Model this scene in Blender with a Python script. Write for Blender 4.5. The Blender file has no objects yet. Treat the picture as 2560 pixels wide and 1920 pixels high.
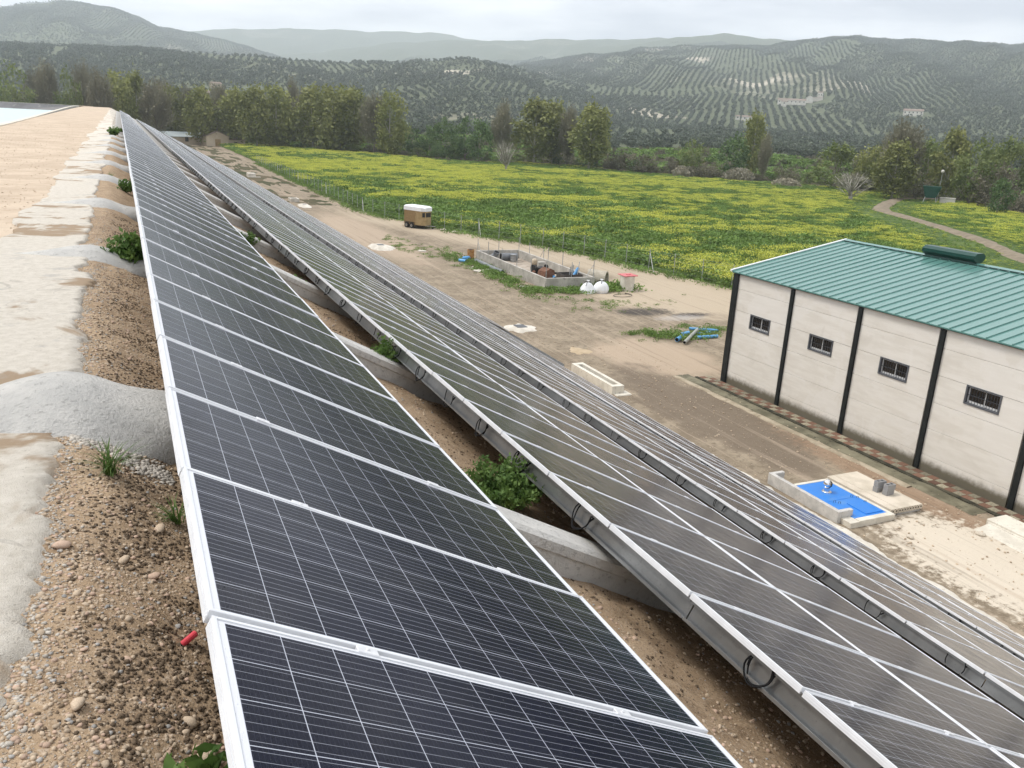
import bpy, math, random
import numpy as np
from mathutils import Vector, Matrix, noise as mnoise

R = math.radians
rng = np.random.default_rng(7)
random.seed(7)
scene = bpy.context.scene

# ------------------------------------------------------------------ camera
YAW, PITCH, ROLL = R(25.0596), R(17.3272), R(2.9678)
CAMZ = 12.0
fwd = Vector((math.sin(YAW) * math.cos(PITCH), math.cos(YAW) * math.cos(PITCH), -math.sin(PITCH)))
rt = Vector((math.cos(YAW), -math.sin(YAW), 0))
up = rt.cross(fwd)
rt2 = math.cos(ROLL) * rt + math.sin(ROLL) * up
up2 = -math.sin(ROLL) * rt + math.cos(ROLL) * up
cam_data = bpy.data.cameras.new('camera')
cam = bpy.data.objects.new('camera', cam_data)
scene.collection.objects.link(cam)
cam.matrix_world = Matrix(((rt2.x, up2.x, -fwd.x, 0), (rt2.y, up2.y, -fwd.y, 0), (rt2.z, up2.z, -fwd.z, CAMZ), (0, 0, 0, 1)))
cam_data.sensor_fit = 'HORIZONTAL'
cam_data.sensor_width = 36.0
cam_data.lens = 2080.19 / 2560 * 36.0
cam_data.clip_start = 0.05
cam_data.clip_end = 20000
scene.camera = cam

# ------------------------------------------------------------------ sky
SUN_AZ, SUN_EL = R(-55), R(58)          # azimuth from +Y towards +X
world = bpy.data.worlds.new('World')
scene.world = world
world.use_nodes = True
wn, wl = world.node_tree.nodes, world.node_tree.links
wn.clear()
w_out = wn.new('ShaderNodeOutputWorld')
w_bg = wn.new('ShaderNodeBackground')
w_bg.inputs['Strength'].default_value = 0.1
sky = wn.new('ShaderNodeTexSky')
sky.sky_type = 'NISHITA'
sky.sun_disc = False
sky.sun_elevation = SUN_EL
sky.sun_rotation = SUN_AZ
sky.air_density = 1.0
sky.dust_density = 4.0
w_tc = wn.new('ShaderNodeTexCoord')
w_map = wn.new('ShaderNodeMapping')
w_map.inputs['Scale'].default_value = (1.0, 1.0, 5.0)
w_no = wn.new('ShaderNodeTexNoise')
w_no.inputs['Scale'].default_value = 2.6
w_no.inputs['Detail'].default_value = 6
w_no.inputs['Roughness'].default_value = 0.52
w_cr = wn.new('ShaderNodeValToRGB')
w_cr.color_ramp.elements[0].position = 0.36
w_cr.color_ramp.elements[0].color = (4.6, 4.85, 5.5, 1)
w_cr.color_ramp.elements[1].position = 0.66
w_cr.color_ramp.elements[1].color = (10.4, 10.45, 10.6, 1)
w_mix = wn.new('ShaderNodeMixRGB')
w_mix.inputs['Fac'].default_value = 0.93
wl.new(w_tc.outputs['Generated'], w_map.inputs['Vector'])
wl.new(w_map.outputs['Vector'], w_no.inputs['Vector'])
wl.new(w_no.outputs['Fac'], w_cr.inputs['Fac'])
wl.new(sky.outputs['Color'], w_mix.inputs['Color1'])
wl.new(w_cr.outputs['Color'], w_mix.inputs['Color2'])
wl.new(w_mix.outputs['Color'], w_bg.inputs['Color'])
wl.new(w_bg.outputs['Background'], w_out.inputs['Surface'])

# ------------------------------------------------------------------ sun
sun_d = bpy.data.lights.new('sun', 'SUN')
sun_d.energy = 1.5
sun_d.angle = R(16)
sun_d.color = (1.0, 0.96, 0.9)
sun = bpy.data.objects.new('sun', sun_d)
scene.collection.objects.link(sun)
sd = Vector((math.sin(SUN_AZ) * math.cos(SUN_EL), math.cos(SUN_AZ) * math.cos(SUN_EL), math.sin(SUN_EL)))
sun.rotation_euler = sd.to_track_quat('Z', 'Y').to_euler()
sun.location = (0, 0, 60)

scene.view_settings.view_transform = 'Standard'
scene.view_settings.look = 'None'
scene.view_settings.exposure = 0.76
scene.view_settings.gamma = 1.0
scene.view_settings.use_curve_mapping = False
scene.cycles.use_denoising = True
scene.cycles.max_bounces = 6
scene.cycles.diffuse_bounces = 3
scene.cycles.glossy_bounces = 3
scene.cycles.transmission_bounces = 2
scene.cycles.volume_bounces = 3
scene.cycles.caustics_reflective = False
scene.cycles.caustics_refractive = False
scene.cycles.sample_clamp_indirect = 4.0

# ================================================================== helpers
COL = scene.collection


def link(o):
    COL.objects.link(o)
    return o


def np_mesh(name, verts, faces, uv=None, smooth=False):
    """verts (n,3); faces list of index arrays, each (m,3) or (m,4)."""
    verts = np.asarray(verts, dtype=np.float32)
    me = bpy.data.meshes.new(name)
    me.vertices.add(len(verts))
    me.vertices.foreach_set('co', verts.ravel())
    if not isinstance(faces, (list, tuple)):
        faces = [faces]
    faces = [np.asarray(f, dtype=np.int32) for f in faces if len(f)]
    loops = np.concatenate([f.ravel() for f in faces])
    tot = np.concatenate([np.full(len(f), f.shape[1], dtype=np.int32) for f in faces])
    start = np.concatenate([[0], np.cumsum(tot)[:-1]]).astype(np.int32)
    me.loops.add(len(loops))
    me.loops.foreach_set('vertex_index', loops)
    me.polygons.add(len(tot))
    me.polygons.foreach_set('loop_start', start)
    me.polygons.foreach_set('loop_total', tot)
    if smooth:
        me.polygons.foreach_set('use_smooth', np.ones(len(tot), dtype=bool))
    me.update(calc_edges=True)
    return me


class MB:
    def __init__(s):
        s.v, s.f = [], []

    def quad_list(s, vs, fs):
        o = len(s.v)
        s.v += [tuple(v) for v in vs]
        s.f += [tuple(i + o for i in f) for f in fs]

    def box(s, x0, x1, y0, y1, z0, z1):
        s.quad_list([(x0, y0, z0), (x1, y0, z0), (x1, y1, z0), (x0, y1, z0), (x0, y0, z1), (x1, y0, z1), (x1, y1, z1), (x0, y1, z1)],
                    [(0, 3, 2, 1), (4, 5, 6, 7), (0, 1, 5, 4), (1, 2, 6, 5), (2, 3, 7, 6), (3, 0, 4, 7)])
        return s

    def bbox(s, x0, x1, y0, y1, z0, z1, b=0.01):
        """box with its four upright and top edges chamfered"""
        def loop(i, z):
            c = b
            return [(x0 + i + c, y0 + i, z), (x1 - i - c, y0 + i, z), (x1 - i, y0 + i + c, z), (x1 - i, y1 - i - c, z),
                    (x1 - i - c, y1 - i, z), (x0 + i + c, y1 - i, z), (x0 + i, y1 - i - c, z), (x0 + i, y0 + i + c, z)]
        vs = loop(0, z0) + loop(0, z1 - b) + loop(b, z1)
        fs = [tuple(reversed(range(8))), tuple(range(16, 24))]
        for k in (0, 8):
            for i in range(8):
                j = (i + 1) % 8
                fs.append((k + i, k + j, k + 8 + j, k + 8 + i))
        s.quad_list(vs, fs)
        return s

    def prism(s, pts, y0, y1, axis='y'):
        """extrude a polygon given in (x,z) along y"""
        n = len(pts)
        vs = [(p[0], y0, p[1]) for p in pts] + [(p[0], y1, p[1]) for p in pts]
        fs = [tuple(range(n)), tuple(reversed(range(n, 2 * n)))]
        for i in range(n):
            j = (i + 1) % n
            fs.append((i, i + n, j + n, j))
        s.quad_list(vs, fs)
        return s

    def tube(s, pts, rads, n=8, caps=True):
        pts = [Vector(p) for p in pts]
        if not hasattr(rads, '__len__'):
            rads = [rads] * len(pts)
        vs, fs = [], []
        last = None
        for i, p in enumerate(pts):
            t = (pts[min(i + 1, len(pts) - 1)] - pts[max(i - 1, 0)]).normalized()
            if last is None:
                a = t.orthogonal().normalized()
            else:
                a = (last - t * last.dot(t))
                a = a.normalized() if a.length > 1e-6 else t.orthogonal().normalized()
            last = a
            b = t.cross(a)
            for k in range(n):
                q = 2 * math.pi * k / n
                vs.append(p + (a * math.cos(q) + b * math.sin(q)) * rads[i])
        for i in range(len(pts) - 1):
            for k in range(n):
                j = (k + 1) % n
                fs.append((i * n + k, i * n + j, (i + 1) * n + j, (i + 1) * n + k))
        if caps:
            fs.append(tuple(reversed(range(n))))
            fs.append(tuple(range((len(pts) - 1) * n, len(pts) * n)))
        s.quad_list(vs, fs)
        return s

    def lathe(s, prof, n=16, cx=0, cy=0, cz=0):
        vs, fs = [], []
        for r, z in prof:
            for k in range(n):
                q = 2 * math.pi * k / n
                vs.append((cx + r * math.cos(q), cy + r * math.sin(q), cz + z))
        for i in range(len(prof) - 1):
            for k in range(n):
                j = (k + 1) % n
                fs.append((i * n + k, i * n + j, (i + 1) * n + j, (i + 1) * n + k))
        fs.append(tuple(reversed(range(n))))
        fs.append(tuple(range((len(prof) - 1) * n, len(prof) * n)))
        s.quad_list(vs, fs)
        return s

    def mesh(s, name, smooth=False):
        me = bpy.data.meshes.new(name)
        me.from_pydata(s.v, [], s.f)
        if smooth:
            me.polygons.foreach_set('use_smooth', [True] * len(me.polygons))
        me.update()
        return me


def obj(name, me, m, parent=None, loc=None, rot=None):
    if isinstance(me, MB):
        me = me.mesh(name)
    if m is not None and len(me.materials) == 0:
        me.materials.append(m)
    o = bpy.data.objects.new(name, me)
    link(o)
    if parent is not None:
        o.parent = parent
    if loc is not None:
        o.location = loc
    if rot is not None:
        o.rotation_euler = rot
    return o


def tag(o, label=None, cat=None, group=None, kind=None):
    if label:
        o['label'] = label
    if cat:
        o['category'] = cat
    if group:
        o['group'] = group
    if kind:
        o['kind'] = kind
    return o


def thing(name, label, cat, loc=(0, 0, 0), rot=(0, 0, 0), group=None):
    o = bpy.data.objects.new(name, None)
    link(o)
    o.empty_display_size = 0.1
    o.location = loc
    o.rotation_euler = rot
    return tag(o, label, cat, group)


def sstep(a, b, x):
    t = np.clip((np.asarray(x, float) - a) / (b - a), 0, 1)
    return t * t * (3 - 2 * t)


def fbm1(x, seed=0.0, oct=3):
    return mnoise.fractal((x, seed * 7.3 + 1.7, 0.31), 1.0, 2.0, oct)


def fbm2(x, y, seed=0.0, oct=3):
    return mnoise.fractal((x, y, seed * 5.1 + 0.37), 1.0, 2.0, oct)


# ------------------------------------------------------------------ materials
class NT:
    """tiny wrapper for shader node trees"""

    def __init__(s, m):
        s.t = m.node_tree
        s.n, s.l = s.t.nodes, s.t.links

    def new(s, typ, **kw):
        nd = s.n.new(typ)
        for k, v in kw.items():
            if k in nd.inputs:
                nd.inputs[k].default_value = v
            else:
                setattr(nd, k, v)
        return nd

    def link(s, a, b):
        s.l.new(a, b)

    def math(s, op, a, b=None, clamp=False):
        nd = s.n.new('ShaderNodeMath')
        nd.operation = op
        nd.use_clamp = clamp
        for i, v in enumerate((a, b)):
            if v is None:
                continue
            if isinstance(v, (int, float)):
                nd.inputs[i].default_value = v
            else:
                s.l.new(v, nd.inputs[i])
        return nd.outputs[0]

    def mix(s, fac, a, b):
        nd = s.n.new('ShaderNodeMixRGB')
        for i, v in enumerate((fac, a, b)):
            if isinstance(v, (int, float)):
                nd.inputs[i].default_value = v
            elif isinstance(v, (tuple, list)):
                nd.inputs[i].default_value = (*v[:3], 1)
            else:
                s.l.new(v, nd.inputs[i])
        return nd.outputs[0]

    def noise(s, vec, scale, detail=4, rough=0.55, dist=0.0):
        nd = s.n.new('ShaderNodeTexNoise')
        nd.inputs['Scale'].default_value = scale
        nd.inputs['Detail'].default_value = detail
        nd.inputs['Roughness'].default_value = rough
        nd.inputs['Distortion'].default_value = dist
        if vec is not None:
            s.l.new(vec, nd.inputs['Vector'])
        return nd.outputs['Fac']

    def ramp(s, fac, lo, hi):
        nd = s.n.new('ShaderNodeMapRange')
        nd.interpolation_type = 'SMOOTHSTEP'
        nd.inputs['From Min'].default_value = lo
        nd.inputs['From Max'].default_value = hi
        if isinstance(fac, (int, float)):
            nd.inputs['Value'].default_value = fac
        else:
            s.l.new(fac, nd.inputs['Value'])
        return nd.outputs['Result']

    def bump(s, h, strength, dist=0.02):
        nd = s.n.new('ShaderNodeBump')
        nd.inputs['Strength'].default_value = strength
        nd.inputs['Distance'].default_value = dist
        s.l.new(h, nd.inputs['Height'])
        return nd.outputs['Normal']


def base_mat(name, rough=0.8, metal=0.0, spec=0.35):
    m = bpy.data.materials.new(name)
    m.use_nodes = True
    nt = NT(m)
    b = nt.n['Principled BSDF']
    b.inputs['Roughness'].default_value = rough
    b.inputs['Metallic'].default_value = metal
    b.inputs['Specular IOR Level'].default_value = spec
    return m, nt, b


def coords(nt, kind='Object'):
    return nt.new('ShaderNodeTexCoord').outputs[kind]


def mat_var(name, c1, c2, scale=3.0, rough=0.8, metal=0.0, bump=0.0, bscale=None, spec=0.3, c3=None, s3=None, lo=0.35, hi=0.65, rnd=0.0, bdist=0.02):
    """two (or three) tone mottled material in object space"""
    m, nt, b = base_mat(name, rough, metal, spec)
    co = coords(nt)
    col = nt.mix(nt.ramp(nt.noise(co, scale, 5, 0.6), lo, hi), c1, c2)
    if c3 is not None:
        col = nt.mix(nt.ramp(nt.noise(co, s3 or scale * 4, 4, 0.65), 0.55, 0.72), col, c3)
    if rnd:
        oi = nt.new('ShaderNodeObjectInfo').outputs['Random']
        hsv = nt.new('ShaderNodeHueSaturation')
        nt.link(nt.math('ADD', nt.math('MULTIPLY', oi, 2 * rnd), 1 - rnd), hsv.inputs['Value'])
        nt.link(col, hsv.inputs['Color'])
        col = hsv.outputs['Color']
    nt.link(col, b.inputs['Base Color'])
    if bump:
        nt.link(nt.bump(nt.noise(co, bscale or scale * 8, 6, 0.65), bump, bdist), b.inputs['Normal'])
    return m


def mat_leaf(name, c1, c2, rough=0.6, rnd=0.25, scale=0.8, trans=0.25):
    m, nt, b = base_mat(name, rough, 0, 0.25)
    co = coords(nt)
    col = nt.mix(nt.ramp(nt.noise(co, scale, 3, 0.6), 0.35, 0.65), c1, c2)
    oi = nt.new('ShaderNodeObjectInfo').outputs['Random']
    hsv = nt.new('ShaderNodeHueSaturation')
    nt.link(nt.math('ADD', nt.math('MULTIPLY', oi, 2 * rnd), 1 - rnd), hsv.inputs['Value'])
    nt.link(col, hsv.inputs['Color'])
    nt.link(hsv.outputs['Color'], b.inputs['Base Color'])
    if trans:
        tr = nt.new('ShaderNodeBsdfTranslucent')
        nt.link(hsv.outputs['Color'], tr.inputs['Color'])
        mx = nt.new('ShaderNodeMixShader')
        mx.inputs[0].default_value = trans
        nt.link(b.outputs[0], mx.inputs[1])
        nt.link(tr.outputs[0], mx.inputs[2])
        nt.link(mx.outputs[0], nt.n['Material Output'].inputs['Surface'])
    return m


MT = {}


def build_materials():
    MT['frame'] = mat_var('anodised frame', (0.70, 0.71, 0.73), (0.77, 0.78, 0.80), 6, 0.40, 0.2, spec=0.5)
    MT['galv'] = mat_var('galvanised steel', (0.34, 0.35, 0.355), (0.42, 0.43, 0.435), 2.5, 0.32, 0.92, spec=0.5, c3=(0.31, 0.32, 0.325), s3=30)
    MT['clamp'] = mat_var('clamp aluminium', (0.7, 0.7, 0.72), (0.82, 0.82, 0.83), 20, 0.4, 0.4)
    MT['cable'] = mat_var('black cable', (0.006, 0.006, 0.007), (0.011, 0.011, 0.011), 10, 0.65, spec=0.15)
    MT['conc'] = mat_var('grey concrete', (0.40, 0.39, 0.37), (0.54, 0.52, 0.49), 2.2, 0.9, bump=0.35, bscale=35, c3=(0.33, 0.32, 0.30), s3=9, bdist=0.01)
    MT['conc_pale'] = mat_var('pale concrete', (0.56, 0.52, 0.44), (0.70, 0.66, 0.57), 1.6, 0.9, bump=0.25, bscale=30, c3=(0.47, 0.43, 0.37), s3=7, bdist=0.01)
    MT['conc_tank'] = mat_var('tank concrete', (0.34, 0.32, 0.28), (0.50, 0.47, 0.42), 1.1, 0.92, bump=0.25, bscale=14, c3=(0.24, 0.225, 0.20), s3=4.0, bdist=0.01)
    MT['trunk'] = mat_var('bark', (0.16, 0.135, 0.11), (0.25, 0.22, 0.18), 2.0, 0.95)
    MT['trunk_pale'] = mat_var('pale bark', (0.33, 0.31, 0.26), (0.44, 0.42, 0.36), 0.6, 0.95)
    MT['steel_post'] = mat_var('post steel', (0.32, 0.33, 0.33), (0.45, 0.46, 0.46), 4, 0.5, 0.5)


build_materials()

# ================================================================== ground shape
TAN = 0.5206
TILT = R(27.5)
X1, Z1 = 0.114, CAMZ - 1.257            # top edge of the first panel row


def crest_z(y):
    return 10.4 + 0.7 * sstep(40, 200, y)


def slope_z(x):
    return Z1 - 0.57 - TAN * (x - X1)


def ground_np(x, y):
    a, b = crest_z(y), slope_z(x)
    k = 0.08
    h = np.clip(0.5 + 0.5 * (b - a) / k, 0, 1)
    z = b * (1 - h) + a * h - k * h * (1 - h)
    endz = 11.0 - (np.asarray(y, float) - 208) * 0.5
    z = np.minimum(z, np.maximum(endz, 0))
    k = 0.5
    h = np.clip(0.5 + 0.5 * (z - 0.0) / k, 0, 1)
    return z * h + k * h * (1 - h) * 0.4


def ground_z(x, y):
    return float(ground_np(np.array(x, float), np.array(y, float)))


def grid_mesh(name, X, Y, Z, smooth=True):
    nx, ny = X.shape
    v = np.stack([X.ravel(), Y.ravel(), Z.ravel()], -1)
    i = np.arange(nx * ny).reshape(nx, ny)
    f = np.stack([i[:-1, :-1].ravel(), i[1:, :-1].ravel(), i[1:, 1:].ravel(), i[:-1, 1:].ravel()], -1)
    return np_mesh(name, v, f, smooth=smooth)


def noise_grid(X, Y, scale, seed=0.0, oct=3):
    out = np.empty(X.size)
    xs, ys = (X * scale).ravel(), (Y * scale).ravel()
    fr = mnoise.fractal
    for i in range(X.size):
        out[i] = fr((xs[i], ys[i], seed), 1.0, 2.0, oct)
    return out.reshape(X.shape)


# ------------------------------------------------------------------ embankment
def soil_material():
    m, nt, b = base_mat('embankment soil', 0.95, 0, 0.2)
    co = coords(nt)
    sep = nt.new('ShaderNodeSeparateXYZ')
    nt.link(co, sep.inputs[0])
    n1 = nt.noise(co, 0.9, 5, 0.6)
    n2 = nt.noise(co, 6, 6, 0.65)
    n3 = nt.noise(co, 38, 5, 0.7)
    road = nt.mix(nt.ramp(n1, 0.35, 0.65), (0.47, 0.375, 0.28), (0.57, 0.465, 0.355))
    road = nt.mix(nt.math('MULTIPLY', nt.ramp(n2, 0.52, 0.70), 0.6), road, (0.40, 0.295, 0.205))
    road = nt.mix(nt.math('MULTIPLY', nt.ramp(n3, 0.60, 0.68), 0.7), road, (0.68, 0.56, 0.43))
    soil = nt.mix(nt.ramp(n2, 0.32, 0.62), (0.285, 0.20, 0.125), (0.45, 0.33, 0.215))
    soil = nt.mix(nt.ramp(n1, 0.42, 0.7), soil, (0.34, 0.24, 0.15))
    soil = nt.mix(nt.math('MULTIPLY', nt.ramp(n3, 0.54, 0.62), 0.8), soil, (0.50, 0.40, 0.30))
    soil = nt.mix(nt.math('MULTIPLY', nt.ramp(nt.noise(co, 75, 4, 0.7), 0.54, 0.62), 0.75), soil, (0.105, 0.075, 0.05))
    soil = nt.mix(nt.math('MULTIPLY', nt.ramp(nt.noise(co, 130, 3, 0.7), 0.60, 0.66), 0.8), soil, (0.56, 0.47, 0.36))
    edge = nt.math('ADD', sep.outputs[0], nt.math('MULTIPLY', nt.math('SUBTRACT', nt.noise(co, 1.3, 4, 0.6), 0.5), 1.1))
    col = nt.mix(nt.ramp(edge, -0.95, -0.65), road, soil)
    nt.link(col, b.inputs['Base Color'])
    h = nt.math('ADD', nt.math('MULTIPLY', n2, 1.2), nt.math('ADD', n3, nt.math('MULTIPLY', nt.noise(co, 70, 2, 0.5), 0.25)))
    nt.link(nt.bump(h, 0.6, 0.02), b.inputs['Normal'])
    return m


XS = xs = np.concatenate([np.arange(-6.6, -2, 0.4), np.arange(-2, 0.9, 0.06), np.arange(0.9, 5.0, 0.16), np.arange(5.0, 20.21, 0.4)])
YS = ys = np.concatenate([np.arange(-8, 1.2, 0.35), np.arange(1.2, 12, 0.07), np.arange(12, 40, 0.4), np.arange(40, 232, 3.0)])
GX, GY = np.meshgrid(xs, ys, indexing='ij')
GZ = ground_np(GX, GY)
rough_amp = 0.012 + 0.03 * sstep(-0.6, -0.1, GX)
near = np.ones_like(GX)
GZ = GZ + rough_amp * noise_grid(GX, GY, 2.2, 1.0, 3) * 0.9 + (0.004 + 0.016 * sstep(-0.5, -0.2, GX)) * noise_grid(GX, GY, 9.0, 2.0, 3)
GZ[GX > 19.8] -= 0.25 * sstep(19.8, 20.2, GX[GX > 19.8])


def emb_z(x, y):
    """height of the built embankment surface"""
    i = int(np.clip(np.searchsorted(XS, x) - 1, 0, len(XS) - 2))
    j = int(np.clip(np.searchsorted(YS, y) - 1, 0, len(YS) - 2))
    a, b = (x - XS[i]) / (XS[i + 1] - XS[i]), (y - YS[j]) / (YS[j + 1] - YS[j])
    return float((GZ[i, j] * (1 - a) + GZ[i + 1, j] * a) * (1 - b) + (GZ[i, j + 1] * (1 - a) + GZ[i + 1, j + 1] * a) * b)


SOIL = soil_material()
emb = tag(obj('embankment', grid_mesh('embankment', GX, GY, GZ), SOIL), kind='structure')

# ------------------------------------------------------------------ reservoir
def reservoir():
    wm, nt, b = base_mat('milky water', 0.28, 0, 0.5)
    co = coords(nt)
    col = nt.mix(nt.noise(co, 0.02, 3), (0.52, 0.64, 0.62), (0.58, 0.70, 0.68))
    nt.link(col, b.inputs['Base Color'])
    nt.link(nt.bump(nt.noise(co, 2.2, 3), 0.5, 0.25), b.inputs['Normal'])
    me = np_mesh('water', [(-140, -60, 9.85), (-7.4, -60, 9.85), (-7.4, 240, 9.85), (-140, 240, 9.85)], np.array([(0, 1, 2, 3)]))
    tag(obj('reservoir_water', me, wm), kind='structure')
    lm = mat_var('pond liner', (0.022, 0.022, 0.026), (0.06, 0.06, 0.068), 0.35, 0.45, c3=(0.16, 0.15, 0.14), s3=0.8)
    # inner liner ring: top edge ring and bottom ring
    yy = np.concatenate([np.arange(-60, 200, 10), np.arange(200, 227, 3)])
    top = [(-6.62 - (0.02 * max(y - 60, 0)) * 0.6, y, float(crest_z(y)) - 0.02) for y in yy]
    bot = [(p[0] - 3.2, min(p[1], 222), 7.6) for p in top]
    top += [(-40, 228.5, 11.1), (-140, 229, 11.15)]
    bot += [(-40, 221, 7.6), (-140, 221, 7.6)]
    n = len(top)
    v = top + bot
    f = np.array([(i, i + 1, n + i + 1, n + i) for i in range(n - 1)])
    tag(obj('reservoir_liner', np_mesh('liner', v, f), lm), kind='structure')
    # pale kerb along the water side of the crest
    km = MT['conc_pale']
    k = MB()
    for a, c in zip(top[:-2], top[1:-1]):
        k.quad_list([(a[0] - 0.05, a[1], a[2] - 0.2), (a[0] + 0.33, a[1], a[2] - 0.2), (a[0] + 0.33, a[1], a[2] + 0.07), (a[0] - 0.05, a[1], a[2] + 0.07),
                     (c[0] - 0.05, c[1], c[2] - 0.2), (c[0] + 0.33, c[1], c[2] - 0.2), (c[0] + 0.33, c[1], c[2] + 0.07), (c[0] - 0.05, c[1], c[2] + 0.07)],
                    [(1, 5, 6, 2), (3, 2, 6, 7), (0, 3, 7, 4)])
    tag(obj('reservoir_kerb', k, km), kind='structure')
    # the bank on the far side
    bx = np.linspace(-150, -5.5, 60)
    prof = [(227.6, 11.06), (231.5, 11.1), (233.5, 10.9), (250, 2), (256, -1.5)]
    X, Y, Z = [], [], []
    for x in bx:
        X.append([x] * 5)
        Y.append([p[0] for p in prof])
        Z.append([p[1] + 0.05 * fbm1(x * 0.3, i) for i, p in enumerate(prof)])
    tag(obj('far_bank', grid_mesh('far_bank', np.array(X), np.array(Y), np.array(Z)), SOIL), kind='structure')


reservoir()

# ------------------------------------------------------------------ concrete apron on the crest
def apron_edge(y):
    return -0.36 + 0.12 * fbm1(y * 0.75 + 3.3, 5) + 0.055 * fbm1(y * 4.2, 6) + 0.03 * fbm1(y * 19, 8, 4) + 0.02 * fbm1(y * 47, 9, 3)


def apron():
    m, nt, b = base_mat('cement apron', 0.92, 0, 0.25)
    co = coords(nt)
    mp = nt.new('ShaderNodeMapping')
    mp.inputs['Scale'].default_value = (1.0, 0.9, 1)
    nt.link(co, mp.inputs[0])
    big = nt.noise(mp.outputs[0], 0.8, 5, 0.6, 0.6)
    fine = nt.noise(co, 14, 6, 0.65)
    col = nt.mix(nt.ramp(fine, 0.3, 0.7), (0.58, 0.53, 0.45), (0.69, 0.64, 0.56))
    col = nt.mix(nt.ramp(big, 0.545, 0.60), col, (0.37, 0.275, 0.185))
    col = nt.mix(nt.math('MULTIPLY', nt.ramp(nt.noise(co, 2.3, 5, 0.65), 0.57, 0.7), 0.6), col, (0.42, 0.40, 0.37))
    col = nt.mix(nt.math('MULTIPLY', nt.ramp(nt.noise(co, 60, 4, 0.6), 0.62, 0.70), 0.55), col, (0.24, 0.20, 0.16))
    ck = nt.math('ABSOLUTE', nt.math('SUBTRACT', nt.noise(mp.outputs[0], 1.1, 3, 0.6, 1.2), 0.5))
    crack = nt.math('MULTIPLY', nt.ramp(ck, 0.006, 0.002), nt.ramp(nt.noise(co, 0.5, 2), 0.48, 0.6))
    col = nt.mix(nt.math('MULTIPLY', crack, 0.22), col, (0.12, 0.10, 0.08))
    nt.link(col, b.inputs['Base Color'])
    h = nt.math('ADD', fine, nt.math('MULTIPLY', nt.noise(co, 70, 4, 0.7), 0.6))
    nt.link(nt.bump(nt.math('ADD', h, nt.noise(co, 180, 3, 0.7)), 0.75, 0.018), b.inputs['Normal'])
    ys = np.concatenate([np.arange(-6, 1.5, 0.2), np.arange(1.5, 9, 0.016), np.arange(9, 12, 0.05), np.arange(12, 40, 0.2), np.arange(40, 205, 1.0)])
    nU = 26
    u = np.concatenate([[0, 0.02], np.linspace(0.06, 0.94, nU - 4), [0.98, 1.0]])
    X = np.empty((len(ys), nU))
    Y = np.empty_like(X)
    Z = np.empty_like(X)
    for i, y in enumerate(ys):
        xl = -1.42 - 0.22 * fbm1(y * 0.28, 3) - 0.12 * fbm1(y * 1.4, 4) - (1.2 * float(sstep(8.5, 4, y)))
        xr = apron_edge(y)
        if y > 9:
            xr -= 0.12
        x = xl + (xr - xl) * u
        X[i], Y[i] = x, y
        zz = ground_np(x, np.full(nU, y)) + 0.028
        e = np.minimum(u, 1 - u)
        zz = zz - 0.06 * (e < 0.01) - 0.004 * (np.abs(e - 0.02) < 0.005)
        Z[i] = zz
    Z += 0.0035 * noise_grid(X, Y, 3.0, 4.0, 4)
    tag(obj('cement_apron', grid_mesh('cement_apron', X, Y, Z), m), kind='structure')


apron()

# ================================================================== yard, field, terrain
FENCE = [(30.5, 330), (29.1, 213), (28.4, 160), (28.2, 128), (28.1, 121.6), (28.0, 114.8), (27.8, 108), (28.8, 103.1), (29.8, 100.2), (32.9, 90.7), (34.9, 84.7), (38.5, 77.4), (40.3, 71.2),
         (41.0, 67.8), (41.6, 64.6), (42.2, 61.4), (42.9, 58.5), (43.8, 55.7), (47, 44), (52, 20), (58, -25)]
FAR = [(24, 332), (49, 304), (64, 281), (80, 266), (97, 253), (115, 248), (129, 236), (138, 216), (152, 208), (161, 190), (170, 175), (178, 160), (180, 150), (172, 132), (160, 116), (152, 104), (150, 90), (160, 60), (190, -25)]


def resample(pl, n):
    p = np.array(pl, float)
    d = np.concatenate([[0], np.cumsum(np.hypot(*np.diff(p, axis=0).T))])
    t = np.linspace(0, d[-1], n)
    return np.stack([np.interp(t, d, p[:, 0]), np.interp(t, d, p[:, 1])], -1)


F_Y = np.array([p[1] for p in FENCE])[::-1]
F_X = np.array([p[0] for p in FENCE])[::-1]


def fence_x(y):
    return np.interp(y, F_Y, F_X)


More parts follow.
